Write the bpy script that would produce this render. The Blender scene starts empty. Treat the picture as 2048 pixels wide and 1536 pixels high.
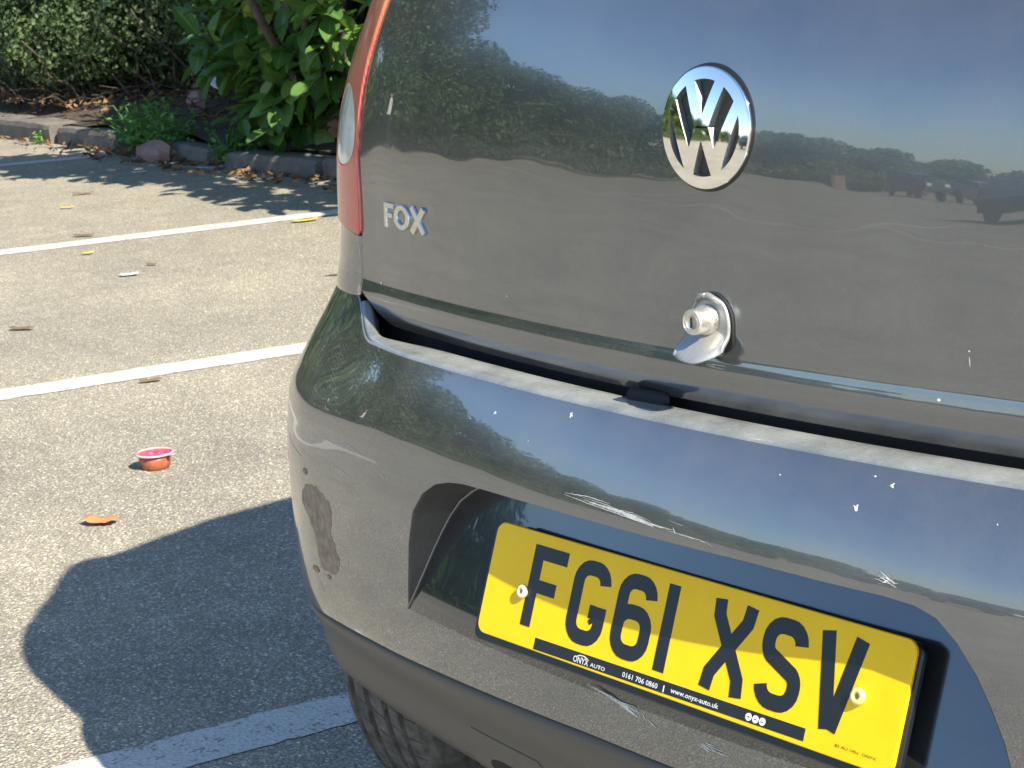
import bpy, math, random, numpy as np
from mathutils import Vector, Matrix, Quaternion, noise
from mathutils.geometry import delaunay_2d_cdt, tessellate_polygon
random.seed(7); rng = np.random.default_rng(7)
R = math.radians
SC = bpy.context.scene
COL = SC.collection
DZ = 0.11                       # car reference plane above the tarmac

# ------------------------------------------------------------------ camera, sky, sun, exposure
cam_d = bpy.data.cameras.new('camera'); cam = bpy.data.objects.new('camera', cam_d); COL.objects.link(cam)
rr = np.array([[0.6448022, 0.7616486, -0.0641990], [0.1330715, -0.1945709, -0.9718200], [-0.7526766, 0.6180887, -0.2268134]])
M3 = Matrix(((rr[0][0], -rr[1][0], -rr[2][0]), (rr[0][1], -rr[1][1], -rr[2][1]), (rr[0][2], -rr[1][2], -rr[2][2])))
cam.matrix_world = Matrix.Translation((1.216733, -1.167337, 1.070699 + DZ)) @ M3.to_4x4()
cam_d.sensor_fit = 'HORIZONTAL'; cam_d.sensor_width = 36.0; cam_d.lens = 36.0 * 3998.0 / 2048.0
cam_d.clip_start = 0.05; cam_d.clip_end = 2000
cam_d.dof.use_dof = True; cam_d.dof.focus_distance = 1.75; cam_d.dof.aperture_fstop = 48
SC.camera = cam

SUN = Vector((1.12, -0.05, 1.0)).normalized()
world = bpy.data.worlds.new('World'); SC.world = world; world.use_nodes = True
wn = world.node_tree
for n in list(wn.nodes): wn.nodes.remove(n)
wo = wn.nodes.new('ShaderNodeOutputWorld'); wb = wn.nodes.new('ShaderNodeBackground'); ws = wn.nodes.new('ShaderNodeTexSky')
ws.sky_type = 'NISHITA'; ws.sun_disc = False
ws.sun_elevation = math.asin(SUN.z); ws.sun_rotation = math.atan2(SUN.x, SUN.y)
ws.air_density = 1.0; ws.dust_density = 0.3; ws.ozone_density = 3.5
wb.inputs['Strength'].default_value = 0.112
wn.links.new(ws.outputs[0], wb.inputs[0]); wn.links.new(wb.outputs[0], wo.inputs[0])
sl = bpy.data.lights.new('sun', 'SUN'); sun = bpy.data.objects.new('sun', sl); COL.objects.link(sun)
sl.energy = 5.0; sl.angle = R(0.5); sl.color = (1.0, 0.92, 0.77)
sun.rotation_euler = SUN.to_track_quat('Z', 'Y').to_euler(); sun.location = (4, 0, 6)
vs = SC.view_settings
vs.view_transform = 'Standard'; vs.look = 'None'; vs.gamma = 1; vs.use_curve_mapping = False; vs.exposure = 1.2
SC.cycles.max_bounces = 8; SC.cycles.glossy_bounces = 5; SC.cycles.transparent_max_bounces = 8

# ------------------------------------------------------------------ helpers
def link(name, me, parent=None, mat=None, **props):
    o = bpy.data.objects.new(name, me); COL.objects.link(o)
    if parent: o.parent = parent
    if mat and me is not None:
        if not me.materials: me.materials.append(mat)
    for k, v in props.items(): o[k] = v
    return o
def empty(name, loc=(0, 0, 0), rz=0, **props):
    o = link(name, None, **props); o.location = loc; o.rotation_euler = (0, 0, rz); o.empty_display_size = 0.2
    return o
def tag(o, label, cat, group=None):
    o['label'] = label; o['category'] = cat
    if group: o['group'] = group
    return o
def mesh(name, verts, faces, smooth=False, normals=None):
    me = bpy.data.meshes.new(name)
    me.from_pydata([tuple(map(float, v)) for v in verts], [], [tuple(int(i) for i in f) for f in faces]); me.validate()
    if smooth or normals is not None: me.polygons.foreach_set('use_smooth', [True] * len(me.polygons))
    me.update()
    if normals is not None: me.normals_split_custom_set_from_vertices([tuple(map(float, n)) for n in normals])
    return me
class MB:
    def __init__(s): s.v = []; s.f = []
    def add(s, v, f):
        o = len(s.v); s.v += [tuple(map(float, p)) for p in v]; s.f += [tuple(i + o for i in q) for q in f]; return s
    def box(s, c, d, rot=None, bev=0.0):
        v = []
        for x in (-1, 1):
            for y in (-1, 1):
                for z in (-1, 1):
                    p = Vector((x * d[0] / 2, y * d[1] / 2, z * d[2] / 2))
                    if rot is not None: p = rot @ p
                    v.append(p + Vector(c))
        return s.add(v, [(0, 1, 3, 2), (4, 6, 7, 5), (0, 4, 5, 1), (2, 3, 7, 6), (0, 2, 6, 4), (1, 5, 7, 3)])
    def tube(s, pts, rads, n=8, cap=True):
        pts = [Vector(p) for p in pts]
        if not hasattr(rads, '__len__'): rads = [rads] * len(pts)
        rings = []; o = len(s.v); up = Vector((0.13, 0.31, 0.94))
        for i, p in enumerate(pts):
            t = (pts[min(i + 1, len(pts) - 1)] - pts[max(i - 1, 0)]).normalized()
            a = t.cross(up)
            if a.length < 1e-3: a = t.cross(Vector((1, 0, 0)))
            a.normalize(); b = t.cross(a)
            for k in range(n):
                w = 2 * math.pi * k / n; s.v.append(tuple(p + (a * math.cos(w) + b * math.sin(w)) * rads[i]))
        for i in range(len(pts) - 1):
            for k in range(n):
                s.f.append((o + i * n + k, o + i * n + (k + 1) % n, o + (i + 1) * n + (k + 1) % n, o + (i + 1) * n + k))
        if cap: s.f.append(tuple(o + k for k in range(n))[::-1]); s.f.append(tuple(o + (len(pts) - 1) * n + k for k in range(n)))
        return s
    def build(s, name, mat=None, parent=None, smooth=False, **pr):
        return link(name, mesh(name, s.v, s.f, smooth), parent, mat, **pr)
def lathe(prof, n=48, axis='Z', closed=False):
    v = []; f = []
    for i in range(n):
        a = 2 * math.pi * i / n
        for r, h in prof: v.append((r * math.cos(a), r * math.sin(a), h))
    m = len(prof)
    for i in range(n):
        j = (i + 1) % n
        for k in range(m - 1 + (1 if closed else 0)):
            k2 = (k + 1) % m
            f.append((i * m + k, j * m + k, j * m + k2, i * m + k2))
    return v, f
def sm(a, b, x):
    t = np.clip((x - a) / (b - a), 0, 1); return t * t * (3 - 2 * t)
def ip(pts):
    a = np.array(pts, float); x = a[:, 0]; y = a[:, 1]; h = np.diff(x); dl = np.diff(y) / h; m = np.zeros(len(x)); m[0] = dl[0]; m[-1] = dl[-1]
    for i in range(1, len(x) - 1):
        m[i] = 0 if dl[i - 1] * dl[i] <= 0 else (h[i - 1] + h[i]) * 3 / ((2 * h[i] + h[i - 1]) / dl[i - 1] + (h[i] + 2 * h[i - 1]) / dl[i])
    def f(t):
        t = np.clip(t, x[0], x[-1]); i = np.clip(np.searchsorted(x, t) - 1, 0, len(x) - 2); u = (t - x[i]) / h[i]
        return (2*u**3 - 3*u**2 + 1) * y[i] + (u**3 - 2*u**2 + u) * h[i] * m[i] + (-2*u**3 + 3*u**2) * y[i+1] + (u**3 - u**2) * h[i] * m[i+1]
    return f

# ------------------------------------------------------------------ materials
class NT:
    def __init__(s, name):
        s.m = bpy.data.materials.new(name); s.m.use_nodes = True; s.t = s.m.node_tree
        s.b = s.t.nodes['Principled BSDF']; s.out = s.t.nodes['Material Output']
    def n(s, kind, **kw):
        q = s.t.nodes.new(kind)
        for k, v in kw.items():
            if k in q.inputs: q.inputs[k].default_value = v
            else: setattr(q, k, v)
        return q
    def l(s, a, b): s.t.links.new(a, b)
    def coord(s, out='Object', scale=None):
        c = s.n('ShaderNodeTexCoord').outputs[out]
        if scale:
            mp = s.n('ShaderNodeMapping'); mp.inputs['Scale'].default_value = scale; s.l(c, mp.inputs[0]); c = mp.outputs[0]
        return c
    def noise(s, vec, scale, detail=4, rough=0.55, dist=0.0):
        q = s.n('ShaderNodeTexNoise'); q.inputs['Scale'].default_value = scale; q.inputs['Detail'].default_value = detail
        q.inputs['Roughness'].default_value = rough; q.inputs['Distortion'].default_value = dist
        if vec is not None: s.l(vec, q.inputs['Vector'])
        return q.outputs[0]
    def vor(s, vec, scale, feature='F1', out='Distance', rnd=1.0):
        q = s.n('ShaderNodeTexVoronoi'); q.feature = feature; q.inputs['Scale'].default_value = scale; q.inputs['Randomness'].default_value = rnd
        if vec is not None: s.l(vec, q.inputs['Vector'])
        return q.outputs[out]
    def ramp(s, fac, stops, interp='LINEAR'):
        q = s.n('ShaderNodeValToRGB'); q.color_ramp.interpolation = interp; e = q.color_ramp.elements
        while len(e) < len(stops): e.new(0.5)
        for i, (p, c) in enumerate(stops):
            e[i].position = p; e[i].color = (c, c, c, 1) if not hasattr(c, '__len__') else (*c[:3], 1)
        s.l(fac, q.inputs[0]); return q.outputs[0]
    def mix(s, fac, a, b, mode='MIX'):
        q = s.n('ShaderNodeMix'); q.data_type = 'RGBA'; q.blend_type = mode
        for sock, v in ((q.inputs[0], fac), (q.inputs[6], a), (q.inputs[7], b)):
            if hasattr(v, 'is_linked'): s.l(v, sock)
            else: sock.default_value = v if not hasattr(v, '__len__') else (*v[:3], 1)
        return q.outputs[2]
    def math(s, op, a, b=0.0, clamp=False):
        q = s.n('ShaderNodeMath'); q.operation = op; q.use_clamp = clamp
        for sock, v in ((q.inputs[0], a), (q.inputs[1], b)):
            if hasattr(v, 'is_linked'): s.l(v, sock)
            else: sock.default_value = v
        return q.outputs[0]
    def bump(s, h, strength=0.3, dist=0.01, normal=None):
        q = s.n('ShaderNodeBump'); q.inputs['Strength'].default_value = strength; q.inputs['Distance'].default_value = dist
        s.l(h, q.inputs['Height'])
        if normal is not None: s.l(normal, q.inputs['Normal'])
        s.l(q.outputs[0], s.b.inputs['Normal']); return q.outputs[0]
    def set(s, **kw):
        nm = dict(color='Base Color', rough='Roughness', metal='Metallic', coat='Coat Weight', coatr='Coat Roughness', ior='IOR', spec='Specular IOR Level', trans='Transmission Weight', coati='Coat IOR', sss='Subsurface Weight', alpha='Alpha', sheen='Sheen Weight')
        for k, v in kw.items():
            sock = s.b.inputs[nm[k]]
            if hasattr(v, 'is_linked'): s.l(v, sock)
            else: sock.default_value = v if not hasattr(v, '__len__') else (*v[:3], 1)
        return s
def simple(name, color, rough=0.5, metal=0.0, var=0.12, scale=40, bump=0.0, **kw):
    t = NT(name); c = t.coord()
    nz = t.noise(c, scale, 5)
    t.set(color=t.mix(t.ramp(nz, [(0.3, 0.0), (0.7, 1.0)]), tuple(x * (1 - var) for x in color), tuple(min(1, x * (1 + var)) for x in color)), rough=rough, metal=metal, **kw)
    if bump: t.bump(nz, bump, 0.002)
    return t.m

def paint_mat(name, base=(0.135, 0.158, 0.192), dust=0.10, swirl=0.0, dcol=(0.40, 0.37, 0.32, 1), ci=2.0):
    t = NT(name); c = t.coord()
    flake = t.vor(t.coord(scale=(1, 1, 1)), 1500, 'F1', 'Color')
    fl = t.mix(0.25, base, flake, 'MULTIPLY')
    t.set(color=fl, metal=0.88, rough=0.19, coat=1.0, coatr=0.015, coati=ci)
    # gentle panel waviness
    wv = t.noise(t.coord(scale=(1, 1, 1.6)), 9, 1, 0.4)
    t.bump(wv, 0.05, 0.012)
    t.l(t.b.inputs['Normal'].links[0].from_socket, t.b.inputs['Coat Normal'])
    # dust film lying on the clear coat
    d = t.n('ShaderNodeBsdfDiffuse'); d.inputs['Color'].default_value = dcol
    n1 = t.noise(c, 14, 6, 0.65); n2 = t.noise(t.coord(scale=(3, 3, 60)), 16, 4, 0.6); n3 = t.noise(c, 420, 2, 0.7)
    f = t.math('MULTIPLY', t.ramp(n1, [(0.30, 0.45), (0.75, 1.35)]), t.ramp(n3, [(0.3, 0.85), (0.8, 1.2)]))
    if swirl:
        sw = None
        for (sca, dis, off) in ((26, 9, 0.0), (40, 12, 3.7)):
            w = t.n('ShaderNodeTexWave'); w.wave_type = 'BANDS'; w.bands_direction = 'DIAGONAL'
            w.inputs['Scale'].default_value = sca; w.inputs['Distortion'].default_value = dis; w.inputs['Detail'].default_value = 1.2; w.inputs['Detail Scale'].default_value = .55; w.inputs['Phase Offset'].default_value = off
            t.l(t.coord(scale=(2.0, 2.0, 3.0)), w.inputs[0]); q = t.ramp(w.outputs['Fac'], [(0.90, 0.0), (0.99, 1.0)]); sw = q if sw is None else t.math('MAXIMUM', sw, q)
        sw = t.math('MULTIPLY', sw, t.ramp(t.noise(c, 30, 4, .6), [(0.42, 0.0), (0.62, 1.0)]))
        sx = t.n('ShaderNodeSeparateXYZ'); t.l(c, sx.inputs[0])
        side = t.ramp(t.math('MULTIPLY', sx.outputs[0], -1.0), [(0.30, 0.05), (0.50, 1.0)])
        f = t.math('ADD', f, t.math('MULTIPLY', t.math('MULTIPLY', sw, side), swirl * t_one))
    f = t.math('MULTIPLY', f, dust, clamp=True)
    ms = t.n('ShaderNodeMixShader'); t.l(f, ms.inputs[0]); t.l(t.b.outputs[0], ms.inputs[1]); t.l(d.outputs[0], ms.inputs[2]); t.l(ms.outputs[0], t.out.inputs[0])
    return t.m
t_one = 1.0
M = {}
M['paint'] = paint_mat('metallic_paint', dust=0.085)
M['paint_bumper'] = paint_mat('bumper_paint', dust=0.115, swirl=1.8)
M['paint_dusty'] = paint_mat('dusty_shelf_paint', dust=0.42, dcol=(0.40, 0.42, 0.40, 1))
M['paint_recess_shaded'] = paint_mat('recess_paint_shaded', base=(0.075, 0.090, 0.110), dust=0.03, ci=1.65)  # darker copy of the car paint, recess shade put into its base
M['shade_black'] = simple('black_rubber', (0.010, 0.010, 0.011), 0.75)
M['plastic'] = simple('grained_plastic', (0.095, 0.086, 0.075), 0.40, var=0.18, scale=900, bump=0.25)
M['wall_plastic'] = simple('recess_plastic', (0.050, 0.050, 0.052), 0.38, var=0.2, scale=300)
M['black_gloss'] = simple('black_acrylic', (0.012, 0.012, 0.013), 0.12, var=0.1)
def chrome(name, col=(0.90, 0.90, 0.90), r=0.05):
    t = NT(name); c = t.coord(); n = t.noise(c, 900, 3, 0.6)
    t.set(color=col, metal=1.0, rough=t.ramp(n, [(0.35, r), (0.75, r * 2.2)])); return t.m
M['chrome'] = chrome('chrome', r=0.035); M['letter_chrome'] = chrome('letter_chrome', (0.82, 0.81, 0.78), .26); M['zinc'] = chrome('die_cast_zinc', (0.74, 0.70, 0.62), 0.34)
M['grey_chrome'] = chrome('satin_silver', (0.45, 0.45, 0.44), 0.25)
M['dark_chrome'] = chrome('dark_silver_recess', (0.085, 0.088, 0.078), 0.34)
def red_lens():
    t = NT('red_lens'); c = t.coord()
    w = t.n('ShaderNodeTexWave'); w.bands_direction = 'X'; w.inputs['Scale'].default_value = 60; w.inputs['Distortion'].default_value = 5; w.inputs['Detail'].default_value = 2; w.inputs['Detail Scale'].default_value = .6
    t.l(t.coord(scale=(1.6, 1.6, .35)), w.inputs[0])
    col = t.mix(t.ramp(w.outputs['Fac'], [(0.2, 0.0), (0.9, 1.0)]), (0.50, 0.030, 0.022), (0.78, 0.12, 0.07))
    sz = t.n('ShaderNodeSeparateXYZ'); t.l(c, sz.inputs[0]); up = t.ramp(t.math('SUBTRACT', sz.outputs[2], .9), [(0.10, 0.0), (0.20, 1.0)])
    w2 = t.noise(t.coord(scale=(1, 1, .12)), 90, 3, .6)
    col = t.mix(t.math('MULTIPLY', up, t.ramp(w2, [(0.42, 0.0), (0.62, .85)])), col, (0.62, 0.26, 0.05))
    t.set(color=col, rough=0.22, coat=0.7, coatr=0.02, coati=1.5)
    d = t.n('ShaderNodeBsdfDiffuse'); d.inputs['Color'].default_value = (0.62, 0.40, 0.36, 1)
    f = t.ramp(t.noise(c, 26, 5, 0.6), [(0.3, 0.07), (0.75, 0.24)])
    ms = t.n('ShaderNodeMixShader'); t.l(f, ms.inputs[0]); t.l(t.b.outputs[0], ms.inputs[1]); t.l(d.outputs[0], ms.inputs[2]); t.l(ms.outputs[0], t.out.inputs[0])
    return t.m
M['red_lens'] = red_lens()
def clear_lens():
    t = NT('clear_lens'); c = t.coord()
    n = t.noise(t.coord(scale=(1, 1, .45)), 38, 2, 0.5, 1.2)
    t.set(color=t.mix(t.ramp(n, [(0.35, 0.0), (0.62, 1.0)]), (0.62, 0.61, 0.57), (0.92, 0.91, 0.87)), rough=0.16, metal=0.1, coat=1.0, coatr=0.02); return t.m
M['clear_lens'] = clear_lens()
M['glass'] = simple('tinted_glass', (0.010, 0.013, 0.014), 0.03, var=0.05, coat=1.0)
def yellow():
    t = NT('yellow_plate'); c = t.coord(); n = t.noise(c, 30, 5, 0.6)
    hx = t.vor(t.coord(scale=(1, 1, 1)), 420, 'DISTANCE_TO_EDGE')
    col = t.mix(t.ramp(n, [(0.3, 0), (0.75, 1)]), (0.97, 0.555, 0.0), (0.99, 0.605, 0.001))
    col = t.mix(t.ramp(hx, [(0.02, 0.10), (0.10, 0.0)]), col, (0.70, 0.45, 0.01))
    t.set(color=col, rough=0.35, coat=0.22, coatr=0.03, coati=1.45, spec=0.2); return t.m
M['yellow'] = yellow()
M['plate_black'] = simple('plate_black', (0.010, 0.010, 0.011), 0.32, var=0.15, coat=0.35, coatr=0.05, spec=0.25)
M['white_print'] = simple('white_print', (0.75, 0.75, 0.74), 0.5, var=0.05)
M['cap'] = simple('yellow_screw_cap', (0.85, 0.72, 0.22), 0.4)
M['cap_pale'] = simple('pale_screw_cap', (0.74, 0.66, 0.45), 0.4)
M['scratch_and_reflection'] = simple('scratched_primer_and_reflection', (0.62, 0.61, 0.58), 0.8, var=0.3, scale=300)
M['scuff'] = simple('scuffed_plastic', (0.25, 0.195, 0.145), 0.55, var=0.40, scale=90, bump=0.3)
def tyre_mat():
    t = NT('tyre_rubber'); c = t.coord(); n = t.noise(c, 60, 6, 0.65)
    t.set(color=t.mix(t.ramp(n, [(0.35, 0), (0.7, 1)]), (0.050, 0.048, 0.046), (0.15, 0.14, 0.125)), rough=0.85); t.bump(t.noise(c, 500, 3), 0.3, 0.001); return t.m
M['tyre'] = tyre_mat()
M['alloy'] = simple('wheel_silver', (0.45, 0.45, 0.46), 0.35, metal=0.8)

def asphalt():
    t = NT('asphalt'); c = t.coord()
    vcol = t.vor(c, 145, 'F1', 'Color'); vd = t.vor(c, 145, 'F1', 'Distance')
    v2 = t.vor(c, 330, 'F1', 'Color'); vd2 = t.vor(c, 330, 'F1', 'Distance')
    sep = t.n('ShaderNodeSeparateColor'); t.l(vcol, sep.inputs[0]); sep2 = t.n('ShaderNodeSeparateColor'); t.l(v2, sep2.inputs[0])
    stone = t.ramp(sep.outputs[0], [(0.0, (0.189, 0.170, 0.137)), (0.35, (0.318, 0.291, 0.236)), (0.7, (0.449, 0.412, 0.327)), (0.93, (0.608, 0.554, 0.431)), (1.0, (0.816, 0.800, 0.653))])
    fine = t.ramp(sep2.outputs[1], [(0.0, (0.203, 0.185, 0.150)), (0.6, (0.391, 0.355, 0.281)), (1.0, (0.666, 0.611, 0.483))])
    tar = (0.217, 0.202, 0.163)
    edge = t.ramp(vd, [(0.30, 0.0), (0.55, 1.0)])
    col = t.mix(edge, stone, t.mix(t.ramp(vd2, [(0.3, 0.), (0.55, 1.)]), fine, tar))
    big = t.noise(c, 0.9, 6, 0.6); mid = t.noise(c, 7, 5, 0.6)
    col = t.mix(1.0, col, t.ramp(big, [(0.25, (0.76, 0.76, 0.78)), (0.75, (1.20, 1.18, 1.12))]), 'MULTIPLY')
    col = t.mix(1.0, col, t.ramp(mid, [(0.25, 0.86), (0.75, 1.12)]), 'MULTIPLY')
    # oil spots and dark patching
    ol = t.noise(c, 2.3, 3, 0.5); col = t.mix(t.ramp(ol, [(0.72, 0.0), (0.82, 0.22)]), col, (0.14, 0.13, 0.115))
    t.set(color=col, rough=0.82, spec=0.35)
    h = t.math('ADD', t.math('MULTIPLY', vd, -1.0), t.math('MULTIPLY', vd2, -0.45))
    t.bump(h, 0.75, 0.006); return t.m
M['asphalt'] = asphalt()
def lineprint():
    t = NT('road_paint'); c = t.coord(); n = t.noise(c, 22, 7, 0.7); n2 = t.vor(c, 150)
    wear = t.ramp(t.math('ADD', t.math('MULTIPLY', n, 0.75), t.math('MULTIPLY', n2, 0.35)), [(0.635, 0.0), (0.675, 0.9)])
    base = t.mix(t.ramp(t.noise(c, 130, 4, 0.6), [(0.3, 0), (0.7, 1)]), (0.44, 0.425, 0.375), (0.60, 0.585, 0.53))
    t.set(color=t.mix(wear, base, (0.24, 0.22, 0.18)), rough=0.75); t.bump(t.math('ADD', n2, n), 0.5, 0.004); return t.m
M['line'] = lineprint()
def concrete(name, a, b, sc=12):
    t = NT(name); c = t.coord(); n = t.noise(c, sc, 8, 0.7); v = t.vor(c, 120)
    col = t.mix(t.ramp(n, [(0.3, 0), (0.72, 1)]), a, b); col = t.mix(t.ramp(v, [(0.0, 0.35), (0.25, 0.0)]), col, tuple(x * 1.5 for x in b))
    t.set(color=col, rough=0.9); t.bump(t.math('ADD', n, t.math('MULTIPLY', v, 0.4)), 0.6, 0.008); return t.m
M['kerb'] = concrete('kerb_concrete', (0.085, 0.076, 0.068), (0.19, 0.172, 0.155))
M['soil'] = concrete('soil', (0.030, 0.022, 0.016), (0.095, 0.070, 0.050), 25)
M['brick'] = concrete('brick_wall', (0.22, 0.12, 0.09), (0.34, 0.20, 0.16), 3)
M['roof'] = concrete('roof_tiles', (0.16, 0.09, 0.07), (0.26, 0.15, 0.11), 3)
def leaf_mat(name, a, b, rough=0.4, trans=0.25, sc=3.0, coat=0.0):
    t = NT(name); g = t.n('ShaderNodeNewGeometry').outputs['Random Per Island']
    c = t.coord(); n = t.noise(c, sc, 4, 0.6)
    k = t.math('ADD', t.math('MULTIPLY', g, 0.65), t.math('MULTIPLY', n, 0.5))
    col = t.ramp(k, [(0.2, a), (0.55, tuple((x + y) / 2 for x, y in zip(a, b))), (0.95, b)])
    t.set(color=col, rough=rough, coat=coat, coatr=0.15)
    tr = t.n('ShaderNodeBsdfTranslucent'); tc = t.mix(1.0, col, (1.1, 1.5, 0.5), 'MULTIPLY'); t.l(tc, tr.inputs[0])
    ms = t.n('ShaderNodeMixShader'); ms.inputs[0].default_value = trans
    t.l(t.b.outputs[0], ms.inputs[1]); t.l(tr.outputs[0], ms.inputs[2]); t.l(ms.outputs[0], t.out.inputs[0]); return t.m
M['hedge_leaf'] = leaf_mat('hedge_leaf', (0.040, 0.074, 0.028), (0.108, 0.155, 0.058), 0.6)
M['weed_leaf'] = leaf_mat('weed_leaf', (0.095, 0.22, 0.05), (0.18, 0.36, 0.09), 0.5, 0.35)
M['tree_leaf'] = leaf_mat('tree_leaf', (0.028, 0.058, 0.014), (0.11, 0.165, 0.05), 0.5, 0.3, 0.8)
def laurel_mat():
    t = NT('laurel_leaf'); oi = t.n('ShaderNodeObjectInfo').outputs['Random']; g = t.n('ShaderNodeNewGeometry').outputs['Random Per Island']
    rnd = t.math('FRACT', t.math('ADD', oi, g))
    sx = t.n('ShaderNodeSeparateXYZ'); uv = t.n('ShaderNodeUVMap'); t.l(uv.outputs[0], sx.inputs[0])
    rib = t.math('ABSOLUTE', t.math('SUBTRACT', sx.outputs[0], 0.5))
    col = t.ramp(rnd, [(0.0, (0.045, 0.115, 0.032)), (0.5, (0.078, 0.175, 0.045)), (0.85, (0.125, 0.235, 0.055)), (1.0, (0.24, 0.30, 0.05))])
    col = t.mix(t.ramp(rib, [(0.02, 0.65), (0.055, 0.0)]), col, (0.22, 0.30, 0.10))
    vein = t.n('ShaderNodeTexWave'); vein.bands_direction = 'DIAGONAL'; vein.inputs['Scale'].default_value = 5.0
    cmb = t.n('ShaderNodeCombineXYZ'); t.l(rib, cmb.inputs[0]); t.l(sx.outputs[1], cmb.inputs[1]); mp = t.n('ShaderNodeMapping'); mp.inputs['Scale'].default_value = (-0.8, 1.6, 1); t.l(cmb.outputs[0], mp.inputs[0]); t.l(mp.outputs[0], vein.inputs[0])
    col = t.mix(t.ramp(vein.outputs['Fac'], [(0.8, 0.0), (1.0, 0.18)]), col, (0.12, 0.2, 0.06))
    t.set(color=col, rough=0.33, spec=0.5)
    tr = t.n('ShaderNodeBsdfTranslucent'); t.l(t.mix(1.0, col, (1.5, 1.6, 0.5), 'MULTIPLY'), tr.inputs[0])
    ms = t.n('ShaderNodeMixShader'); ms.inputs[0].default_value = 0.28
    t.l(t.b.outputs[0], ms.inputs[1]); t.l(tr.outputs[0], ms.inputs[2]); t.l(ms.outputs[0], t.out.inputs[0]); return t.m
M['laurel'] = laurel_mat()
M['bark'] = simple('bark', (0.075, 0.055, 0.040), 0.9, var=0.4, scale=18, bump=0.6)
M['twig'] = simple('twig', (0.065, 0.050, 0.036), 0.9, var=0.4, scale=30)
M['dead_leaf'] = leaf_mat('dead_leaf', (0.10, 0.055, 0.028), (0.30, 0.19, 0.10), 0.7, 0.15, 4)

# ------------------------------------------------------------------ sweeps: plan curve of the car's rear x vertical profile
class Sweep:
    def __init__(s, segs, off, ds=0.001):
        S = [0.]; X = [0.]; Y = [0.]; T = [0.]; th = x = y = q = 0.
        for L, k0, k1 in segs:
            n = int(round(L / ds))
            for i in range(n):
                k = k0 + (k1 - k0) * (i + .5) / n; tm = th + k * ds / 2
                x -= math.cos(tm) * ds; y += math.sin(tm) * ds; th += k * ds; q += ds
                S.append(q); X.append(x); Y.append(y); T.append(th)
        s.S, s.X, s.Y, s.T = map(np.array, (S, X, Y, T)); s.off = off
    def P(s, u, z, d=0.):
        u = np.asarray(u, float); z = np.asarray(z, float) + 0 * u; a = np.abs(u); g = np.where(u >= 0, 1., -1.)
        x = g * np.interp(a, s.S, s.X); y = np.interp(a, s.S, s.Y); t = g * np.minimum(np.interp(a, s.S, s.T), 1.40); o = s.off(a, z) + d
        return np.stack([x + np.sin(t) * o, y + np.cos(t) * o, z + DZ], -1)
    def N(s, u, z):
        e = 1e-3
        a = s.P(np.asarray(u) + e, z) - s.P(np.asarray(u) - e, z); b = s.P(u, np.asarray(z) + e) - s.P(u, np.asarray(z) - e)
        n = -np.cross(a, b); n /= np.linalg.norm(n, axis=-1, keepdims=True)
        return n
tprof = ip([(.60, .078), (.637, .0690), (.648, .0643), (.655, .0631), (.668, .0626), (.676, .0637), (.684, .0652), (.692, .0657), (.70, .066), (.75, .0685), (.80, .071), (.85, .0745), (.885, .078), (.92, .083), (.96, .0915), (1.0, .103), (1.05, .121), (1.1, .143), (1.2, .205), (1.3, .285), (1.42, .375), (1.47, .43)])
tcor = ip([(.60, -.014), (.66, -.014), (.70, -.008), (.75, -.005), (.80, -.005), (.85, -.002), (.90, .006), (.95, .016), (1.0, .028), (1.1, .060), (1.2, .105), (1.47, .24)])
TSEG = [(.61, .333, .333), (.05, .333, 3.4), (.09, 3.4, 3.4), (.03, 3.4, 8.), (.115, 8, 7), (.3, .25, .1)]
BSEG = [(.64, .333, .333), (.05, .333, 3.0), (.085, 3.0, 3.0), (.03, 3.0, 8.), (.12, 8, 7), (.3, .25, .1)]
tprof_c = ip([(.60, .062), (.66, .0650), (.70, .066), (.75, .0685), (.80, .071)])
def toff(s, z):
    k = sm(.634, .645, s) * (z < .72); return tprof(z) * (1 - k) + tprof_c(z) * k + sm(.58, .75, s) * tcor(z)
TAIL = Sweep(TSEG, toff)
gap_s = ip([(.60, .634), (.66, .634), (.70, .632), (.78, .634), (.828, .637), (.841, .634), (.888, .627), (.926, .615), (.959, .600), (.992, .585), (1.05, .56), (1.2, .50), (1.47, .40)])
bprof = ip([(.25, .004), (.28, -.006), (.315, -.012), (.36, -.0155), (.40, -.0165), (.45, -.0160), (.49, -.0145), (.53, -.010), (.55, -.0060), (.58, .003), (.605, .0125), (.622, .020), (.64, .030), (.66, .042), (.69, .06)])
cprof = ip([(.25, .006), (.28, -.004), (.315, -.010), (.36, -.012), (.42, -.0125), (.48, -.011), (.51, -.0075), (.53, -.005), (.545, -.001), (.57, .012), (.6, .030), (.63, .049), (.66, .066), (.69, .083)])
def boff(s, z):
    k = sm(.45, .76, s); return bprof(z) * (1 - k) + cprof(z) * k
BUMP = Sweep(BSEG, boff)
seam_z = ip([(0, .317), (.1, .3165), (.172, .314), (.3, .308), (.375, .304), (.453, .299), (.533, .295), (.639, .288), (.70, .284), (.80, .280), (1.3, .27)])
floor_off = lambda s, z: .012 + .374 * (z - .44)
FLOOR = Sweep(BSEG, floor_off)
vprof = ip([(.165, .16), (.172, .11), (.18, .060), (.190, .030), (.203, .0145), (.222, .0095), (.240, .0065), (.255, .0015), (.270, -.006), (.285, -.0115), (.30, -.0135), (.33, -.0125)])
VAL = Sweep(BSEG, lambda s, z: vprof(z) + .004)

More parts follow.
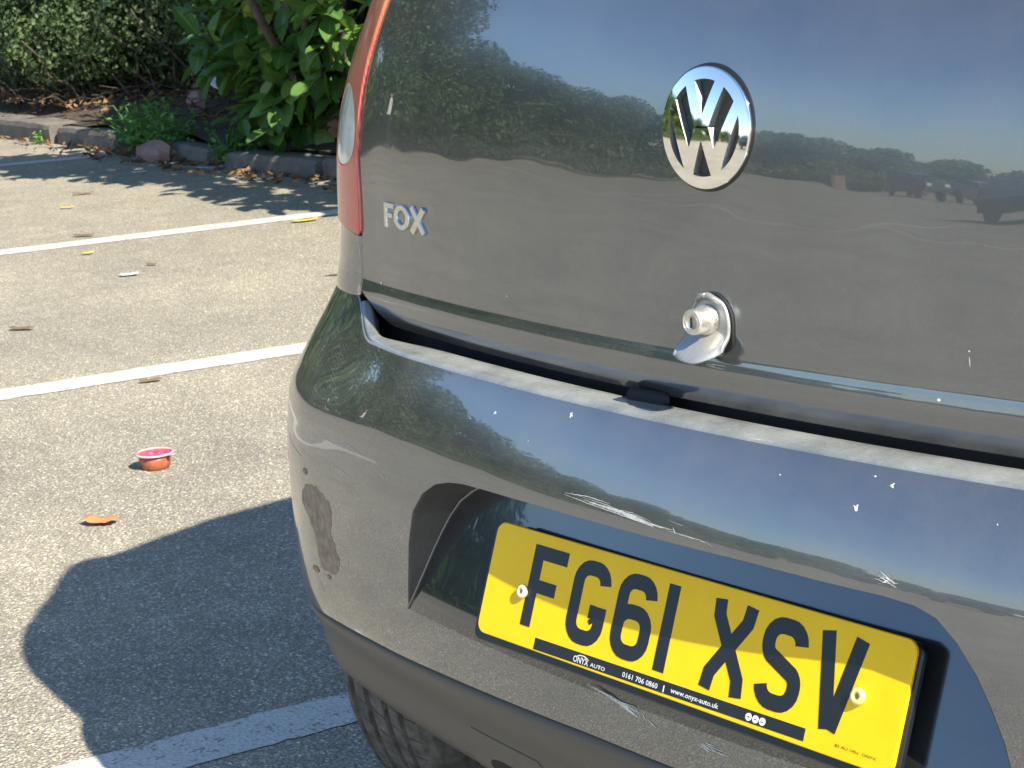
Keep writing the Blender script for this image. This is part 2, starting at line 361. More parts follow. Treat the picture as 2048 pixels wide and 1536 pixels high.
def resample(poly, step, closed=True):
    out = []; n = len(poly)
    for i in range(n if closed else n - 1):
        a = np.array(poly[i]); b = np.array(poly[(i + 1) % n]); k = max(1, int(np.ceil(np.linalg.norm(b - a) / step)))
        for j in range(k): out.append(tuple(a + (b - a) * j / k))
    if not closed: out.append(tuple(poly[-1]))
    return out
def smooth_poly(poly, it=2):                    # Chaikin rounding
    for _ in range(it):
        q = []
        for i in range(len(poly)):
            a = np.array(poly[i]); b = np.array(poly[(i + 1) % len(poly)]); q += [tuple(.75 * a + .25 * b), tuple(.25 * a + .75 * b)]
        poly = q
    return poly
def pip(pts, poly):
    x, y = pts[:, 0], pts[:, 1]; r = np.zeros(len(pts), bool); n = len(poly)
    for i in range(n):
        x1, y1 = poly[i]; x2, y2 = poly[(i + 1) % n]
        c = ((y1 > y) != (y2 > y))
        if y1 != y2: r ^= c & (x < (x2 - x1) * (y - y1) / (y2 - y1) + x1)
    return r
def dist_poly(pts, poly):
    d = np.full(len(pts), 9.); n = len(poly)
    for i in range(n):
        a = np.array(poly[i]); b = np.array(poly[(i + 1) % n]); ab = b - a; L = ab @ ab
        if L < 1e-14: continue
        t = np.clip(((pts - a) @ ab) / L, 0, 1); d = np.minimum(d, np.linalg.norm(pts - a - t[:, None] * ab, axis=1))
    return d
def cdt(outer, holes, ds, dz, zrows=None):
    o = np.array(outer); xs = np.arange(o[:, 0].min(), o[:, 0].max(), ds); zs = np.arange(o[:, 1].min(), o[:, 1].max(), dz) if zrows is None else np.array(zrows)
    g = np.array([(x + (ds / 2 if j % 2 and zrows is None else 0), z) for j, z in enumerate(zs) for x in xs])
    dm = min(ds, dz) * .4 if zrows is None else .0012; m = pip(g, outer) & (dist_poly(g, outer) > dm)
    for h in holes: m &= ~pip(g, h) & (dist_poly(g, h) > min(ds, dz) * .4)
    g = g[m]; V = [Vector(p) for p in outer]; Ed = [(i, (i + 1) % len(outer)) for i in range(len(outer))]
    for h in holes:
        b = len(V); V += [Vector(p) for p in h]; Ed += [(b + i, b + (i + 1) % len(h)) for i in range(len(h))]
    V += [Vector(p) for p in g]
    v, _, f, *_ = delaunay_2d_cdt(V, Ed, [], 0, 1e-7)
    v = np.array([tuple(p) for p in v]); f = np.array([t for t in f if len(t) == 3]); c = v[f].mean(1); k = pip(c, outer)
    for h in holes: k &= ~pip(c, h)
    return v, f[k]
def area2(poly):
    a = np.array(poly); b = np.roll(a, -1, 0); return 0.5 * np.sum(a[:, 0] * b[:, 1] - b[:, 0] * a[:, 1])
def panel(name, SW, outer, holes, mat, parent, ds=.012, dz=.008, d=0., fil=.0018, depth=.012, flange=True, nfun=None, hole_flange=True, zrows=None, **pr):
    """A body panel on sweep SW cut to outline 'outer' (u, z), with turned-in edges."""
    v2, f = cdt(outer, holes, ds, dz, zrows); P = SW.P(v2[:, 0], v2[:, 1], d); N = SW.N(v2[:, 0], v2[:, 1])
    if nfun is not None: N = nfun(v2, N)
    tri = P[f]; fn = np.cross(tri[:, 1] - tri[:, 0], tri[:, 2] - tri[:, 0]); flip = (fn * N[f[:, 0]]).sum(1) < 0
    f = np.where(flip[:, None], f[:, ::-1], f)
    V = list(P); NN = list(N); F = [tuple(t) for t in f]
    if flange:
        for li, loop in enumerate([outer] + (list(holes) if hole_flange else [])):
            a = np.array(loop); n = len(a); tg = np.roll(a, -1, 0) - np.roll(a, 1, 0); tg /= np.linalg.norm(tg, axis=1, keepdims=True) + 1e-12
            lat = np.stack([tg[:, 1], -tg[:, 0]], 1) * np.sign(area2(loop)) * (1 if li == 0 else -1)   # away from the panel
            p0 = SW.P(a[:, 0], a[:, 1], d); nn = SW.N(a[:, 0], a[:, 1])
            L3 = SW.P(a[:, 0] + lat[:, 0] * 1e-3, a[:, 1] + lat[:, 1] * 1e-3, d) - p0; L3 /= np.linalg.norm(L3, axis=1, keepdims=True)
            b = len(V); rows = [p0]; nrm = [nn]
            for k in (1, 2, 3):
                w = k / 3 * math.pi / 2; rows.append(p0 + L3 * fil * math.sin(w) - nn * fil * (1 - math.cos(w))); nrm.append(nn * math.cos(w) + L3 * math.sin(w))
            rows.append(rows[-1] - nn * depth); nrm.append(L3)
            for r_, q_ in zip(rows, nrm): V += list(r_); NN += list(q_)
            for k in range(4):
                for i in range(n):
                    j = (i + 1) % n; q = (b + k * n + i, b + k * n + j, b + (k + 1) * n + j, b + (k + 1) * n + i)
                    pa, pb, pc = np.array(V[q[0]]), np.array(V[q[1]]), np.array(V[q[3]])
                    F.append(q if (np.cross(pb - pa, pc - pa) @ np.array(NN[q[0]]) + np.cross(pb - pa, pc - pa) @ np.array(NN[q[3]])) > 0 else q[::-1])
    return link(name, mesh(name, V, F, True, NN), parent, mat, **pr)
def strip_on(SW, pts, w, d):                    # thin ribbon lying on a sweep
    a = np.array(pts, float); t = np.gradient(a, axis=0); t /= np.linalg.norm(t, axis=1, keepdims=True) + 1e-9; nrm = np.stack([-t[:, 1], t[:, 0]], 1)
    w = np.asarray(w) * np.ones(len(a)); A = a + nrm * w[:, None] / 2; B = a - nrm * w[:, None] / 2
    V = list(SW.P(A[:, 0], A[:, 1], d)) + list(SW.P(B[:, 0], B[:, 1], d)); n = len(a)
    return V, [(i, i + 1, n + i + 1, n + i) for i in range(n - 1)]
# ------------------------------------------------------------------ setting: tarmac, painted lines, kerb, bed
def kind(o): o['kind'] = 'structure'; return o
gm = MB(); gm.add([(-400, -400, 0), (400, -400, 0), (400, 400, 0), (-400, 400, 0)], [(0, 1, 2, 3)])
ground = kind(gm.build('car_park_ground', M['asphalt']))
def line(a, b, w, seed, jag=0.006):
    a = Vector((*a, 0)); b = Vector((*b, 0)); d = (b - a).normalized(); n = Vector((-d.y, d.x, 0)); L = (b - a).length; k = max(2, int(L / 0.012)); V = []; F = []
    for i in range(k + 1):
        p = a + d * (L * i / k)
        for sgn in (1, -1):
            j = noise.noise(Vector((i * .5, seed * 7.3 + sgn, 0))) * jag + noise.noise(Vector((i * .11, seed * 3.3 + sgn, 4))) * jag
            q = p + n * sgn * (w / 2 + j); V.append((q.x, q.y, 0.002))
        if i: o = 2 * i; F.append((o - 2, o - 1, o + 1, o))
    return link('bay_line', mesh('bay_line', V, F), ground, M['line'])
def ext(p, q, a, b):
    p = np.array(p); q = np.array(q); d = (q - p) / np.linalg.norm(q - p); return tuple(p - d * a), tuple(q + d * b)
for i, (p, q, w, a, b) in enumerate([((-6.243, 2.341), (-5.814, 3.719), .150, 3.2, 0.62), ((-3.798, 1.140), (-3.574, 1.982), .138, 2.6, 2.3), ((-1.283, .171), (-1.221, .477), .122, .20, 3.8), ((-9.36, 3.86), (-9.17, 4.30), .13, 3.0, 0.05)]):
    e = ext(p, q, a, b); line(e[0], e[1], w, i + 1)
for i in (0, 3): line((-15 + i * 2.5, -11.5 - i * .02), (-15.9 + i * 2.5, -16.2 - i * .02), .11, 20 + i)
line((-40, -10.9), (9, -11.5), .11, 40)

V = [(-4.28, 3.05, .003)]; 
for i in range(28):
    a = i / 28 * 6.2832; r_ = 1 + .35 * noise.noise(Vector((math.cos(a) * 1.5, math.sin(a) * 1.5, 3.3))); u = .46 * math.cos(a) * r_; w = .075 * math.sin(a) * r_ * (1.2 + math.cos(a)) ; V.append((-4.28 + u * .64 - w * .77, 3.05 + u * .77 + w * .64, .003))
link('shadow_patch', mesh('shadow_patch', V, [(0, i + 1, (i + 1) % 28 + 1) for i in range(28)]), ground, simple('shadow_patch', (.085, .08, .075), .85, var=.3, scale=60, bump=.4))  # dark patch painted as the shadow of something unseen
def kerb_y(x): return 4.64 + (x + 10.9) * (4.36 - 4.64) / (10.9 - 6.7)
kerb = kind(empty('kerb', (-8.5, 4.55, 0)))
def stone(x0, x1, h, tilt=0, dy=0, rz=0, seed=0, sink=0):
    bm = MB(); L = x1 - x0; nx, ny, nz = 16, 5, 5; W = .20; idx = {}; V = []; F = []
    def vid(i, j, k):
        if (i, j, k) not in idx:
            x = -L / 2 + L * i / nx; y = W * j / ny; z = h * k / nz - .05
            bx = .014 if i in (0, nx) else 0
            if k == nz and j == 0: y += .010; z -= .006
            if k == nz and i in (0, nx): z -= .010
            if j == 0 and i in (0, nx): y += .010
            nn = noise.noise_vector(Vector((x * 6 + seed * 9, y * 6, z * 6))) * .007 + noise.noise_vector(Vector((x * 23 + seed * 5, y * 23, z * 23))) * .003
            idx[(i, j, k)] = len(V); V.append((x + nn.x, y + nn.y, z + nn.z))
        return idx[(i, j, k)]
    for i in range(nx):
        for j in range(ny): F.append((vid(i, j, nz), vid(i + 1, j, nz), vid(i + 1, j + 1, nz), vid(i, j + 1, nz)))
        for k in range(nz): F.append((vid(i, 0, k), vid(i + 1, 0, k), vid(i + 1, 0, k + 1), vid(i, 0, k + 1))); F.append((vid(i + 1, ny, k), vid(i, ny, k), vid(i, ny, k + 1), vid(i + 1, ny, k + 1)))
    for j in range(ny):
        for k in range(nz): F.append((vid(0, j + 1, k), vid(0, j, k), vid(0, j, k + 1), vid(0, j + 1, k + 1))); F.append((vid(nx, j, k), vid(nx, j + 1, k), vid(nx, j + 1, k + 1), vid(nx, j, k + 1)))
    xm = (x0 + x1) / 2
    o = link('kerb_stone', mesh('kerb_stone', V, F, False), kerb, M['kerb'])
    o.location = (xm + 8.5, kerb_y(xm) + dy - 4.55, -sink); o.rotation_euler = (tilt, R(random.uniform(-1, 1)), R(-3.8) + rz)
for k, (x0, x1, h, ti, dy, rz) in enumerate([(-12.9, -12.02, .175, 0, 0, 0), (-12.0, -11.1, .175, 0, 0, 0), (-11.08, -10.14, .175, .02, .0, 0), (-10.10, -9.22, .165, -.05, .01, R(-2)), (-8.62, -7.98, .150, -.12, -.03, R(-6)), (-7.72, -6.86, .15, -.05, -.08, R(2)), (-6.84, -5.95, .165, 0, -.03, 0), (-5.93, -5.05, .17, 0, 0, 0), (-5.03, -4.15, .17, 0, 0, 0)]):
    stone(x0, x1, h, ti, dy, rz, k)
# planting bed behind the kerb
def bed():
    V = []; F = []; nx, ny = 150, 26
    for i in range(nx + 1):
        for j in range(ny + 1):
            x = -24 + 30 * i / nx; y = kerb_y(x) + .10 + 3.6 * (j / ny) ** 1.5
            z = .115 + .10 * sm(0, .9, y - kerb_y(x) - .1) + noise.fractal(Vector((x * 2.1, y * 2.1, 0)), 1.0, 2.0, 5) * .045
            if -9.25 < x < -8.6 or -8.0 < x < -7.65: z -= .05 * (1 - sm(0, .5, y - kerb_y(x)))
            V.append((x, y, z))
    for i in range(nx):
        for j in range(ny): a = i * (ny + 1) + j; F.append((a, a + ny + 1, a + ny + 2, a + 1))
    return kind(link('planting_bed', mesh('planting_bed', V, F, True), None, M['soil']))
bed()

# ------------------------------------------------------------------ leaves as big vertex arrays
def leaf_cloud(C, Nn, L, W, up=None, fold=0.25, curl=0.15):
    """C centres, Nn leaf-plane normals, L lengths: 6-vertex folded leaves"""
    n = len(C); T = rng.normal(size=(n, 3)) if up is None else up; Nn = Nn / np.linalg.norm(Nn, axis=1, keepdims=True)
    T = T - (T * Nn).sum(1, keepdims=True) * Nn; T /= np.linalg.norm(T, axis=1, keepdims=True) + 1e-9; B = np.cross(Nn, T)
    L = np.asarray(L)[:, None] * np.ones((n, 1)); W = np.asarray(W)[:, None] * np.ones((n, 1))
    tip = C + T * L * .55 - Nn * L * curl; base = C - T * L * .45
    v = np.stack([base, C + B * W * .5 + Nn * W * fold - T * L * .05, C - Nn * 0, C - B * W * .5 + Nn * W * fold - T * L * .05, tip], 1).reshape(-1, 3)
    o = np.arange(n)[:, None] * 5
    f = np.concatenate([o + np.array([[0, 2, 1]]), o + np.array([[0, 3, 2]]), o + np.array([[1, 2, 4]]), o + np.array([[2, 3, 4]])], 1).reshape(-1, 3)
    return v, f
def np_mesh(name, v, f):
    me = bpy.data.meshes.new(name); me.vertices.add(len(v)); me.vertices.foreach_set('co', np.ascontiguousarray(v, np.float32).ravel())
    k = f.shape[1]; me.loops.add(f.size); me.loops.foreach_set('vertex_index', np.ascontiguousarray(f, np.int32).ravel())
    me.polygons.add(len(f)); me.polygons.foreach_set('loop_start', np.arange(0, f.size, k, dtype=np.int32)); me.polygons.foreach_set('loop_total', np.full(len(f), k, np.int32))
    me.update(calc_edges=True); me.validate(); return me
def blob_points(blobs, n, shell=0.45):
    """points in a union of ellipsoids (c, r), biased to the outside, in clumps"""
    w = np.array([b[1][0] * b[1][1] * b[1][2] for b in blobs]) ** .75; w /= w.sum(); out = []; nor = []
    for (c, r), k in zip(blobs, (w * n).astype(int)):
        d = rng.normal(size=(k, 3)); d /= np.linalg.norm(d, axis=1, keepdims=True); q = 1 - shell * rng.random(k) ** 1.6
        p = d * q[:, None]
        s = np.array([noise.noise(Vector(x) * 2.6 + Vector(c)) for x in d]); p *= (1 + .22 * s)[:, None]
        out.append(np.array(c) + p * np.array(r)); nor.append(d / np.array(r))
    P = np.concatenate(out); N = np.concatenate(nor); N /= np.linalg.norm(N, axis=1, keepdims=True)
    return P, N
def foliage(name, blobs, n, L, mat, parent, loc, W=.55, shell=.45, droop=.35, **pr):
    P, N = blob_points(blobs, n, shell); keep = P[:, 2] > .12; P, N = P[keep], N[keep]
    N = N * .75 + rng.normal(size=N.shape) * .55 + np.array([0, 0, .35]); T = rng.normal(size=N.shape) - np.array([0, 0, droop])
    l = L * (.65 + .7 * rng.random(len(P))); v, f = leaf_cloud(P - np.array(loc), N, l, l * W, T)
    return link(name, np_mesh(name, v, f), parent, mat, **pr)
def branches(name, base, tips, mat, parent, loc, r0=.03, n=5):
    m = MB()
    for t in tips:
        a = Vector(base) + Vector((random.uniform(-.1, .1), random.uniform(-.1, .1), 0)); b = Vector(t); pts = []; rad = []
        for i in range(7):
            k = i / 6; p = a.lerp(b, k) + Vector((0, 0, .18 * math.sin(k * math.pi) * (b - a).length * .4)) + noise.noise_vector(Vector((k * 3, a.x * 5 + b.x, b.z))) * .07 * (b - a).length * (1 if 0 < i else 0)
            pts.append(p - Vector(loc)); rad.append(r0 * (1 - .8 * k))
        m.tube(pts, rad, n)
    return m.build(name, mat, parent, True)

# hedge: small-leaved shrubs side by side behind the kerb, left of the laurel
def hedge(name, blobs, n, L, label, cat, group, stems):
    c = np.mean([b[0] for b in blobs], 0); loc = (c[0], c[1], .12)
    o = tag(empty(name, loc), label, cat, group)
    foliage('foliage', blobs, n, L, M['hedge_leaf'], o, loc, .62, .5, kind='stuff')
    m = MB()
    for k in range(stems):
        b = blobs[k % len(blobs)]; x = b[0][0] + random.uniform(-.8, .8) * b[1][0]; y = b[0][1] + random.uniform(-.75, .3) * b[1][1]
        top = Vector((x + random.uniform(-.3, .3), y + random.uniform(-.45, .25), random.uniform(.45, b[0][2] + b[1][2] * .4))); bot = Vector((x, y + .1, .12)); pts = []; rad = []
        for i in range(6):
            q = i / 5; p = bot.lerp(top, q) + noise.noise_vector(Vector((q * 4, k * 3.1, 2))) * .09; pts.append(p - Vector(loc)); rad.append(.011 * (1 - .7 * q) + .002)
        m.tube(pts, rad, 5)
    m.build('stems', M['twig'], o, True, kind='stuff')
    return o
hedge('hedge_shrub', [((-11.4, 5.55, .80), (1.05, .75, .58)), ((-10.45, 5.60, .78), (.75, .70, .50)), ((-12.3, 5.6, .85), (.9, .8, .62)), ((-11.2, 5.8, 1.5), (1.4, .9, .7)), ((-10.85, 5.25, .55), (.6, .45, .28)), ((-9.75, 5.75, .95), (.5, .5, .60))], 52000, .040,
      'dense small-leaved green shrub above dark stems behind the kerb, left of the broad-leaved laurel', 'shrub', None, 36)
hedge('hedge_shrub', [((-9.35, 6.45, .85), (.65, .5, .75)), ((-9.2, 6.6, 1.7), (.9, .6, .8)), ((-8.5, 6.6, 1.1), (.9, .5, 1.0)), ((-9.4, 5.9, 2.5), (1.3, 1.0, .5)), ((-8.2, 5.7, 2.3), (.9, .9, .4))], 30000, .04,  # the high final blobs are an unseen canopy added to shade the hedge
      'shaded dark shrub set back in the gap between the small-leaved hedge and the laurel, with an unseen shading canopy added', 'shrub', None, 20)
# laurel leaf: a broad glossy blade with a midrib, curved
def laurel_leaf_mesh(L, W, curl, fold):
    V = []; F = []; UV = []; n = 7
    prof = [.03, .50, .82, .98, 1.0, .88, .58, .06]
    for i in range(n + 1):
        t = i / n; y = L * t; z = -curl * L * t * t; w = W / 2 * prof[i]
        for s in (-1, -.5, 0, .5, 1):
            V.append((s * w, y, z + fold * abs(s) * w + .012 * L * math.sin(t * 9 + s * 2) * abs(s))); UV.append((.5 + s / 2, t))
    for i in range(n):
        for k in range(4): a = i * 5 + k; F.append((a, a + 1, a + 6, a + 5))
    return V, F, UV
def uv_mesh(name, V, F, UV):
    me = mesh(name, V, F, True); lay = me.uv_layers.new(name='UVMap'); d = np.array([UV[l.vertex_index] for l in me.loops], np.float32); lay.data.foreach_set('uv', d.ravel()); return me
LEAFV = [laurel_leaf_mesh(.200 * s, .094 * w, c, fo) for s, w, c, fo in ((1, 1, .10, .35), (1.1, 1.05, .22, .25), (.85, .95, .05, .45), (1.0, 1.1, .30, .30), (.7, .8, .12, .4))]
LEAFM = [uv_mesh('leaf', *q) for q in LEAFV]
for m_ in LEAFM: m_.materials.append(M['laurel'])
def shoots(blobs, n, seed):
    """leafy shoots on the outside of the crown: list of (position, direction)"""
    P, N = blob_points(blobs, n, .35); res = []
    for p, q in zip(P, N):
        d = Vector(q) * .8 + Vector((random.gauss(0, .35), random.gauss(0, .35), random.gauss(0.10, .35))); res.append((Vector(p), d.normalized()))
    return res
def laurel(name, blobs, nshoots, near, label, cat, group=None):
    c = np.mean([b[0] for b in blobs], 0); loc = Vector((c[0], c[1], .15)); o = tag(empty(name, loc), label, cat, group)
    sh = shoots(blobs, nshoots, 3); mats = []; tw = MB()
    for p, d in sh:
        k = random.randint(5, 9); s = Vector((0, 0, 1)).cross(d).normalized() if abs(d.z) < .95 else Vector((1, 0, 0))
        tw.tube([p - d * .16 - loc, p - loc + d * .02, p + d * .12 - loc], [.005, .004, .002], 4, False)
        for i in range(k):
            t = -.14 + .26 * i / k; az = i * 2.4 + random.uniform(-.5, .5)
            side = (Quaternion(d, az) @ s); out = (d * random.uniform(.35, .95) + side * .9 + Vector((0, 0, -.12))).normalized()
            up = Vector((0, 0, 1)) + d * .25 + Vector((random.gauss(0, .25), random.gauss(0, .25), 0)); zz = (up - out * up.dot(out)).normalized(); xx = out.cross(zz)
            pos = p + d * t
            if pos.z < .16: continue
            mt = Matrix((( xx.x, out.x, zz.x, pos.x - loc.x), (xx.y, out.y, zz.y, pos.y - loc.y), (xx.z, out.z, zz.z, pos.z - loc.z), (0, 0, 0, 1))); sc = random.uniform(.75, 1.15)
            mats.append((mt @ Matrix.Scale(sc, 4), random.randrange(len(LEAFM))))
    camp = cam.matrix_world.translation
    def score(q):
        w = q[0].translation + loc; return (w - camp).length + (0 if near is None else 3 * abs((w - Vector(near)).length))
    mats.sort(key=score)
    nsep = 300 if near is not None else 0
    for mt, k in mats[:nsep]:
        l = link('leaf', LEAFM[k], o); l.matrix_local = mt
    V = []; F = []; UV = []
    for mt, k in mats[nsep:]:
        v, f, u = LEAFV[k]; A = np.array(mt); V.append(np.array(v) @ A[:3, :3].T + A[:3, 3]); 
        F.append(np.array(f) + (len(V) - 1) * len(v)); UV += u
    v = np.concatenate(V); f = np.concatenate(F); me = np_mesh('foliage', v, f); me.polygons.foreach_set('use_smooth', [True] * len(me.polygons))
    lay = me.uv_layers.new(name='UVMap'); ua = np.array(UV, np.float32); li = np.empty(len(me.loops), np.int32); me.loops.foreach_get('vertex_index', li); lay.data.foreach_set('uv', ua[li].ravel())
    link('foliage', me, o, M['laurel'], kind='stuff')
    tw.build('shoots', M['twig'], o, False, kind='stuff')
    branches('branches', (c[0], c[1] + .2, .1), [tuple(p) for p, _ in sh[::max(1, len(sh) // 26)]], M['bark'], o, loc, .035)
    return o
laurel('laurel_bush', [((-7.75, 4.95, .72), (.72, .48, .52)), ((-7.0, 4.9, .75), (.8, .5, .62)), ((-8.30, 5.05, .80), (.42, .36, .40)), ((-7.55, 4.70, .42), (.45, .30, .26)), ((-7.4, 5.2, 1.5), (1.1, .6, .6)), ((-6.5, 4.02, 1.75), (.9, .38, .35)), ((-7.3, 4.05, 1.6), (.5, .33, .25))], 560, (-7.8, 4.5, .6),  # the high blobs over the tarmac are unseen, added to shade it
       'broad-leaved glossy laurel bush overhanging the broken kerb beside the car, with unseen high shading blobs added', 'shrub')
laurel('laurel_bush', [((-5.2, 4.7, .75), (1.0, .9, .6)), ((-3.6, 4.8, 1.3), (1.3, 1.0, 1.1)), ((-4.6, 4.0, 1.6), (1.3, .45, .45)), ((-2.2, 5.1, 1.3), (1.2, 1.0, 1.2))], 620, None,  # hidden behind the car; overhang above the tarmac added to shade the ground
       'tall laurel thicket growing along the kerb, hidden behind the parked car, with an overhang added to shade the ground', 'shrub')
# leaf litter and twigs on the bed and in the gutter
def litter():
    n = 2600; x = rng.uniform(-12.6, -5.5, n); y0 = np.array([kerb_y(a) for a in x]); t = rng.random(n)
    y = y0 + np.where(t < .55, .2 + rng.random(n) ** 1.3 * 1.3, -rng.random(n) ** 2.2 * .30); z = np.where(t < .55, .185 + .07 * np.clip(y - y0, 0, 1), .014)
    gap = ((x > -9.2) & (x < -8.6)) | ((x > -8) & (x < -7.7)); z = np.where(gap & (y > y0), .10, z)
    keep = (t < .55) | (rng.random(n) < np.where(x > -9.3, .8, .22)); P = np.stack([x, y, z], 1)[keep]
    N = rng.normal(size=P.shape) * .35 + np.array([0, 0, 1.]); l = rng.uniform(.025, .075, len(P)); v, f = leaf_cloud(P, N, l, l * .55, fold=.3, curl=-.25)
    return link('leaf_litter', np_mesh('leaf_litter', v, f), None, M['dead_leaf'], kind='stuff')
litter()
tw = MB()
for k in range(220):
    x = random.uniform(-12, -6.2); y = kerb_y(x) + random.uniform(.18, 1.1); a = random.uniform(0, 6.3); L = random.uniform(.1, .45); z = .19 + random.uniform(0, .05)
    p = Vector((x, y, z)); d = Vector((math.cos(a), math.sin(a), random.uniform(-.1, .5))); tw.tube([p, p + d * L * .5 + Vector((0, 0, .03)), p + d * L], [.004, .0035, .002], 4, False)
tw.build('fallen_twigs', M['twig'], None, False, kind='stuff')
def weed(loc, r, n, L, label, lean=0):
    o = tag(empty('weed_plant', loc), label, 'weed'); C = []; N = []; U = []
    m = MB()
    for k in range(n):
        a = random.uniform(0, 6.28); e = random.uniform(.25, 1.35); d = Vector((math.cos(a) * math.cos(e), math.sin(a) * math.cos(e), math.sin(e))); LL = r * random.uniform(.6, 1.1)
        m.tube([(0, 0, -.02), d * LL * .5, d * LL], [.003, .0025, .0015], 4, False)
        for j in range(9):
            q = .25 + .75 * j / 8; C.append(np.array(d) * LL * q + rng.normal(size=3) * .022); N.append(np.array([0, 0, 1.]) + rng.normal(size=3) * .5); U.append(np.array(d) + rng.normal(size=3) * .6)
    C = np.array(C); l = np.full(len(C), L) * rng.uniform(.6, 1.2, len(C)); v, f = leaf_cloud(C, np.array(N), l, l * .5, np.array(U))
    link('foliage', np_mesh('foliage', v, f), o, M['weed_leaf'], kind='stuff'); m.build('stems', M['weed_leaf'], o, kind='stuff'); return o
weed((-8.98, 4.60, .03), .30, 46, .055, 'leafy green weed clump growing through the gap in the kerb')
weed((-8.62, 4.52, .05), .26, 40, .05, 'brighter feathery green weed spreading over the end of the tilted kerb stone')
weed((-7.80, 4.44, .02), .20, 30, .045, 'small green weed at the kerb joint under the laurel')
weed((-10.25, 4.58, .0), .07, 9, .03, 'tiny weed sprouting at the foot of the long kerb stones')

# ------------------------------------------------------------------ litter on the tarmac
def cup():
    o = tag(empty('sauce_cup', (-2.757, 1.02, 0)), 'small round clear dip pot of red sauce with bright pink rim left on the tarmac', 'sauce pot')
    t = NT('pot_plastic'); t.set(color=(0.78, 0.30, 0.36), rough=.12, trans=.55, ior=1.4)
    pots = simple('red_sauce', (0.30, 0.085, 0.04), .35, var=.25, scale=60); pink = simple('pink_sauce_film', (0.62, 0.03, 0.13), .18, var=.3, scale=45, coat=1.0); rimm = simple('pot_rim', (0.72, 0.40, 0.46), .2, coat=1.0)
    v, f = lathe([(0.001, .001), (.030, .001), (.033, .004), (.0395, .036), (.0385, .036), (.0320, .006), (.001, .003)], 40); m = MB().add(v, f); m.build('pot', pots, o, True)
    v, f = lathe([(.0385, .0335), (.0445, .0345), (.0450, .037), (.0435, .0385), (.0385, .038)], 40, closed=True); MB().add(v, f).build('rim', rimm, o, True)
    V = [(0, 0, .0285)]; F = []
    for r_ in (.014, .028, .0388):
        for i in range(40): a = i / 40 * 6.2832; V.append((r_ * math.cos(a), r_ * math.sin(a), .0285 + .004 * noise.noise(Vector((math.cos(a) * r_ * 60, math.sin(a) * r_ * 60, 1))) + (.003 if r_ > .03 else 0)))
    for i in range(40): F.append((0, 1 + i, 1 + (i + 1) % 40))
    for k in range(2):
        for i in range(40): a = 1 + k * 40 + i; b = 1 + k * 40 + (i + 1) % 40; F.append((a, a + 40, b + 40, b))
    MB().add(V, F).build('sauce_surface', pink, o, True)
    MB().add([(.040, .004, .037), (.052, .010, .0375), (.052, .020, .0375), (.038, .018, .037), (.040, .004, .0355), (.052, .010, .036), (.052, .020, .036), (.038, .018, .0355)], [(0, 1, 2, 3), (7, 6, 5, 4), (0, 4, 5, 1), (1, 5, 6, 2), (2, 6, 7, 3), (3, 7, 4, 0)]).build('lid_tab', rimm, o)
cup()
def scrap(name, loc, L, W, rz, mat, label, cat, curl=.25, group=None, tilt=0):
    nx, ny = 8, 5; V = []; F = []
    for i in range(nx + 1):
        for j in range(ny + 1):
            u = i / nx - .5; w = j / ny - .5; e = 1 - .35 * abs(2 * u) ** 3; p = Vector((u * L, w * W * e, 0)); nz = noise.noise(Vector((u * 4 + L * 90, w * 4, rz)))
            V.append((p.x, p.y + .12 * W * math.sin(u * 5), .006 + curl * W * (abs(2 * u) ** 2 * .5 + .35 * abs(nz)) + .1 * W * abs(w)))
    n0 = len(V)
    for i in range(nx):
        for j in range(ny): a = i * (ny + 1) + j; F.append((a, a + ny + 1, a + ny + 2, a + 1))
    me = mesh(name, V, F, True); o = link(name, me, None, mat); o.location = loc; o.rotation_euler = (tilt, 0, rz)
    so = o.modifiers.new('thick', 'SOLIDIFY'); so.thickness = .0012
    return tag(o, label, cat, group)
orange = leaf_mat('orange_leaf', (0.50, 0.17, 0.05), (0.66, 0.30, 0.12), .6, .1, 30); yel = leaf_mat('yellow_leaf', (0.60, 0.38, 0.05), (0.75, 0.55, 0.12), .6, .15, 30); white = simple('litter_paper', (0.72, 0.74, 0.76), .7); lilac = simple('lilac_wrapper', (0.42, 0.44, 0.66), .5); brown = M['dead_leaf']
scrap('dry_leaf', (-2.45, .71, 0), .075, .038, R(25), orange, 'curled orange dry leaf on the tarmac beside the car shadow', 'leaf', .45)
scrap('fallen_leaf', (-7.20, 3.15, 0), .06, .03, R(40), yel, 'small yellow leaf on the tarmac far left beyond the second white line', 'leaf')
scrap('fallen_leaf', (-5.72, 3.47, 0), .11, .045, R(60), yel, 'larger yellow leaf lying against the far white line beside the tail light', 'leaf')
scrap('fallen_leaf', (-5.84, 2.52, 0), .05, .03, R(80), yel, 'small pale yellow leaf just below the far white line', 'leaf')
scrap('paper_scrap', (-5.22, 2.35, 0), .065, .040, R(48), white, 'small white paper scrap lying in the middle of the empty bay', 'litter', .12)
scrap('wrapper', (-7.75, 4.32, .01), .22, .05, R(70), lilac, 'lilac strip of wrapper in the gutter under the laurel', 'litter', .3)
scrap('paper_scrap', (-8.27, 4.36, .0), .09, .045, R(55), white, 'white paper scrap in the gutter by the tilted kerb stone', 'litter', .3)
scrap('paper_scrap', (-8.10, 4.05, .0), .08, .03, R(40), white, 'flat white paper fleck on the shaded tarmac before the kerb', 'litter', .2)
scrap('plastic_bag', (-8.75, 5.05, .36), .17, .10, R(30), white, 'torn white plastic bag caught on twigs between hedge and laurel', 'litter', .7, None, R(50))
scrap('paper_scrap', (-6.9, 4.62, .17), .10, .07, R(30), white, 'white scrap of litter on the bed behind the right-hand kerb stone', 'litter', .6, None, R(20))
